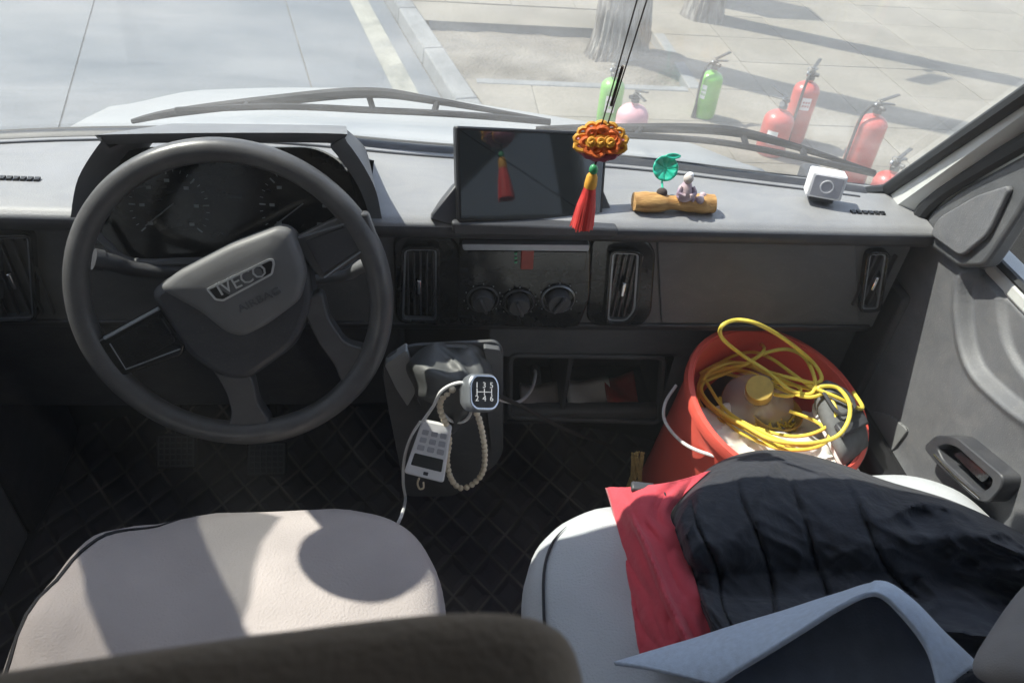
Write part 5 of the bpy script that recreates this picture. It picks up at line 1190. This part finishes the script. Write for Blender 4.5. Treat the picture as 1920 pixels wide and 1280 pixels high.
y6 = [(1310, 722, 1.14), (1322, 696, 1.16), (1362, 678, 1.18), (1420, 690, 1.195), (1450, 712, 1.205), (1420, 706, 1.19), (1370, 690, 1.175), (1326, 702, 1.155), (1308, 738, 1.14), (1322, 770, 1.14), (1360, 792, 1.15)]
y7 = [(1350, 745, 1.15), (1362, 790, 1.155), (1410, 822, 1.17), (1470, 842, 1.185), (1530, 838, 1.20), (1556, 815, 1.21), (1530, 790, 1.20), (1480, 770, 1.20)]
y8 = [(1335, 690, 1.17), (1372, 668, 1.19), (1410, 660, 1.21), (1446, 672, 1.23), (1486, 700, 1.24), (1516, 722, 1.245), (1542, 736, 1.25), (1512, 744, 1.24), (1462, 728, 1.225), (1412, 700, 1.20), (1366, 690, 1.18)]
for i, (q, lab) in enumerate(((y2, 'yellow cable strand lying in the bundle left of the bottle cap'), (y3, 'short yellow cable end along the near bucket wall'), (y4, 'yellow cable strand with a bent end behind the bottle cap'), (y5, 'yellow cable strand crossing low over the tub and the shoe'), (y6, 'yellow cable coil pressed against the left bucket wall'), (y7, 'yellow cable loop drooping over the white bag'), (y8, 'yellow cable strand across the back of the tangle'))):
    tag(MB().tube(spline([inb(*p) for p in q], 7), 0.0034, 7).build('yellow_cable', 'yellow'), lab, 'cable')
# straw whisk beside the bucket
wk = MB(); rn = random.Random(5)
for k in range(26):
    a = at_z(1188+rn.uniform(-16, 16), 918+rn.uniform(-6, 6), 1.02); b = at_z(1196+rn.uniform(-12, 12), 852+rn.uniform(-6, 6), 1.14)
    wk.tube([a, a.lerp(b, .5)+V(rn.uniform(-.003, .003), 0, 0), b], 0.0018, 5)
tag(wk.build('straw_whisk', mat('straw', (0.55, 0.40, 0.16), 0.8, 0.2, 90)), 'straw whisk standing between the passenger seat and the bucket', 'whisk')

# ================================================================== ornaments
YO = 0.90
orn = thing('hanging_charm', at_y(1108, 420, YO), 'woven charm with long red tassel hanging from a dark cord', 'charm')
kc = at_y(1126, 266, YO); rn = random.Random(11)
def petal(c, u, v, n, a, L, wd, r, mb):
    d = u*math.cos(a)+v*math.sin(a); e = -u*math.sin(a)+v*math.cos(a)
    pts = [c+d*(L*0.5*(1-math.cos(t)))+e*(wd*math.sin(t))+n*(0.006*math.sin(t/2)) for t in [2*PI*i/14 for i in range(14)]]
    mb.tube(pts, r, 6, True)
view = (CAM-kc).normalized(); ku = V(1, 0, 0); ku = (ku-view*ku.dot(view)).normalized(); kv = view.cross(ku)
for m, cnt, L, wd, r, z, name in (('gold', 9, 0.030, 0.0085, 0.0032, 0.006, 'gold_knot'), ('orange', 8, 0.022, 0.008, 0.003, 0.012, 'orange_knot'), ('plum', 8, 0.028, 0.009, 0.003, -0.004, 'plum_knot')):
    mb = MB()
    for k in range(cnt):
        a = 2*PI*k/cnt+rn.uniform(-.2, .2)
        if m == 'plum': a = -PI*(0.05+0.9*k/(cnt-1))
        if m == 'gold': a = PI*(-0.1+1.2*k/(cnt-1))
        petal(kc+view*z, ku*1.12, kv*0.82, view, a, L, wd, r, mb)
    mb.sphere(kc+view*(z-0.008), (0.022, 0.016, 0.016), 12, 8)
    mb.build(name, m, orn)
sp_ = MB()
for k in range(3):
    pts = [kc+view*(0.016+0.001*i*0.3)+ku*(-0.012+0.012*k)+(ku*math.cos(i*0.55)+kv*math.sin(i*0.55))*(0.0085*(1-i/26)) for i in range(24)]
    sp_.tube(pts, 0.0022, 6)
sp_.build('spiral_trim', 'gold', orn)
tt = at_y(1113, 318, YO); te = at_y(1091, 424, YO); down = (te-tt).normalized()
MB().tube([kc+V(0, 0, -0.015), tt], 0.0016, 6).build('tassel_cord', 'string', orn)
MB().sphere(tt, (0.0062, 0.0062, 0.0075), 14, 10).build('tassel_bead', 'greenbead', orn)
MB().lathe([(0.004, 0.004), (0.0075, 0.010), (0.0085, 0.022), (0.0082, 0.026)], tt, down, 18).build('tassel_cap', 'gold', orn)
L = (te-tt).length; ts = MB(); rn = random.Random(2)
ts.lathe([(0.0075, 0.024), (0.009, 0.034), (0.0125, L*0.6), (0.0155, L*0.985), (0.001, L*0.97)], tt, down, 26, rf=lambda k, h: 1+0.06*math.sin(k*2*PI*13))
uu = down.cross(V(0, 1, 0)).normalized(); vv = down.cross(uu)
for k in range(90):
    a = rn.uniform(0, 2*PI); r0 = 0.0072; r1 = 0.0152*rn.uniform(0.75, 1.08)
    p0 = tt+down*0.026+(uu*math.cos(a)+vv*math.sin(a))*r0; p1 = tt+down*(L*rn.uniform(0.95, 1.03))+(uu*math.cos(a)+vv*math.sin(a))*r1
    ts.tube([p0, p0.lerp(p1, .5)+(uu*math.cos(a)+vv*math.sin(a))*0.0012, p1], 0.0008, 4)
ts.build('tassel', 'tassel', orn)
top = at_y(1204, 0, 0.86); e = kc+(top-kc)*2.2
for o in (-0.0035, 0.0035):
    MB().tube([kc+V(o, 0, 0.01), kc.lerp(e, .5)+V(o*1.6, 0, 0), V(e.x+o, e.y, min(e.z, 2.28))], 0.0009, 6).build('hanging_cord', 'string', orn)
MB().tube([kc.lerp(e, 0.13), kc.lerp(e, 0.26)], 0.002, 8).build('cord_wrap', 'string', orn)

# small scene on a log, on the dash
lg = thing('dash_figurine', at_z(1262, 380, 1.607), 'little figure and green lotus leaf on a wooden log on the dash', 'figurine')
a = at_z(1188, 378, 1.622); b = at_z(1338, 382, 1.622)
lr = MB(); n = 20; rings = []
for i in range(n+1):
    t = i/n; p = a.lerp(b, t); r = 0.0145+0.002*math.sin(t*9)+0.0022*nz((t*9, 0, 0), 1, 3)
    rings.append([p+V(0.0, 1, 0)*r*1.15*math.cos(2*PI*k/18)*(1+0.10*nz((t*5, k, 0), 0.6))+V(0, 0, 1)*r*math.sin(2*PI*k/18)*(1+0.12*nz((t*7, k*0.7, 3), 0.6)) for k in range(18)])
lr.loft(rings); lr.build('log', 'wood', lg, ang=50)
lc = at_y(1247, 316, 1.165)
lf = MB(); ln = V(-0.1, -0.85, 0.5).normalized(); lu = V(1, 0, 0); lu = (lu-ln*lu.dot(ln)).normalized(); lv_ = ln.cross(lu)
lf.grid(lambda u, v: lc+(lu*math.cos(2*PI*v)+lv_*math.sin(2*PI*v))*0.0215*u+ln*(0.006*u*u+0.0015*math.sin(9*2*PI*v)*u), 6, 36)
leaf = lf.build('lotus_leaf', 'jade', lg, solid=0.0025)
lt = at_y(1262, 293, 1.165); lf = MB(); lf.grid(lambda u, v: lt+(lu*math.cos(2*PI*v)*1.3+lv_*0.45*math.sin(2*PI*v))*0.010*u+ln*0.003*u, 4, 20); lf.build('lotus_leaf', 'jade', lg, solid=0.002)
MB().tube(spline([at_z(1243, 362, 1.635), lc+V(0, 0.006, -0.02), lc+V(0, 0.004, 0)], 5), 0.002, 6).build('leaf_stem', 'jade', lg)
lm = MB(); lm.sphere(at_z(1241, 362, 1.637), (0.0095, 0.009, 0.009), 12, 8); lm.build('pot', 'string', lg)
fg = MB(); f0 = at_z(1282, 372, 1.632)
body = [(0.013, 0), (0.0155, 0.006), (0.013, 0.014), (0.010, 0.022), (0.007, 0.028), (0.005, 0.030)]
fg.lathe(body, f0, seg=16, rf=lambda k, h: 1+0.10*math.sin(k*2*PI*3+h*200)); fg.build('figure_body', 'figure', lg)
MB().sphere(f0+V(0, 0, 0.037), (0.0085, 0.0085, 0.009), 14, 10).build('figure_head', 'pale', lg)
MB().sphere(f0+V(0.002, 0.001, 0.043), (0.006, 0.0062, 0.005), 10, 8).build('figure_cap', 'white', lg)
for s_ in (-1, 1):
    MB().tube(spline([f0+V(s_*0.010, -0.002, 0.023), f0+V(s_*0.014, -0.009, 0.015), f0+V(s_*0.004, -0.014, 0.012)], 4), 0.0036, 7).build('figure_arm', 'figure', lg)
st2 = MB()
for k in range(9):
    st2.sphere(f0+V(0.012+0.003*k*random.random(), random.uniform(-.01, .004), 0.002+0.002*random.random()), random.uniform(0.004, 0.007), 8, 6)
st2.build('rock_heap', 'figure', lg)
# white sensor box on the dash
bq = [at_z(1506, 376, 1.612), at_z(1572, 388, 1.612)]
d = (bq[1]-bq[0]); d.z = 0; wd = d.length; d.normalize(); sd = V(-d.y, d.x, 0)
sb_ = thing('sensor_box', (bq[0]+bq[1])/2+V(0, 0, -0.004), 'small white box with a round grey dial on the right of the dash', 'sensor')
c0 = (bq[0]+bq[1])/2+sd*0.022
R = Matrix((d, sd, V(0, 0, 1))).transposed() @ Matrix.Rotation(-0.18, 3, 'X')
hh = 0.045
MB().box(c0+V(0, 0, hh/2+0.006), (wd, 0.040, hh), R).build('box_case', 'white', sb_, bevel=0.004, seg=3)
fn = R @ V(0, -1, 0); fc = c0+V(0, 0, hh/2+0.006)+fn*0.0200; ff = frame(fc, fn, d)
fp = MB().prism(rrect(0, 0, wd*0.82, hh*0.82, 0.005), ff, -0.001, 0.0012).build('face_plate', 'key', sb_, bevel=0.0006)
MB().lathe([(0.0115, 0.001), (0.0115, 0.0025), (0.0095, 0.0025), (0.0095, 0.001)], fc, fn, 24, ring=True).build('dial_ring', 'white', fp)
MB().box(c0+V(0, 0, 0.002), (wd*0.7, 0.030, 0.010), R).build('box_foot', 'dash_dark', sb_, bevel=0.002)

# ================================================================== an added unseen fan at the driver's side of the windscreen (made to cast the seat shadow)
lift = SUN*0.82
fp0 = V(-0.088, 0.605, 1.345)+lift
blocker = thing('seat_shadow_blocker', fp0, 'added unseen round fan by the left pillar, made to cast a shadow on the driver seat', 'blocker')
MB().lathe([(0.062, -0.02), (0.068, -0.012), (0.068, 0.012), (0.062, 0.02)], fp0, SUN, 36).build('blocker_disc', 'white', blocker, ang=30)
plt = [V(x, y, 1.345)+lift for x, y in ((-0.225, 0.755), (-0.135, 0.640), (-0.05, 0.615), (0.05, 0.590), (0.06, 0.74))]  # outline carried back along the sun from the wanted seat shadow
MB().tube([plt[4]+V(0, -0.01, 0.0), plt[4]+V(-0.02, -0.06, 0.10), plt[4]+V(-0.05, -0.2, 0.27)], 0.009, 8).build('blocker_arm', 'dash_dark', blocker)
MB().loft([plt, [p+SUN*0.02 for p in plt]]).build('blocker_plate', 'white', blocker, bevel=0.006)

# ================================================================== thin added haze standing in for the lens veil
hz = MB().box((0, 0, 5.0), (84, 84, 12.1)).build('lens_veil_haze', None, sm=False); struct(hz, 'stuff')
hm_ = bpy.data.materials.new('veil_haze'); hm_.use_nodes = True; n_ = hm_.node_tree
n_.nodes.remove(n_.nodes['Principled BSDF']); pv = n_.nodes.new('ShaderNodeVolumePrincipled')
pv.inputs['Color'].default_value = (0.94, 0.94, 0.94, 1); pv.inputs['Density'].default_value = 0.034
n_.links.new(pv.outputs[0], n_.nodes['Material Output'].inputs['Volume']); hz.data.materials.append(hm_)
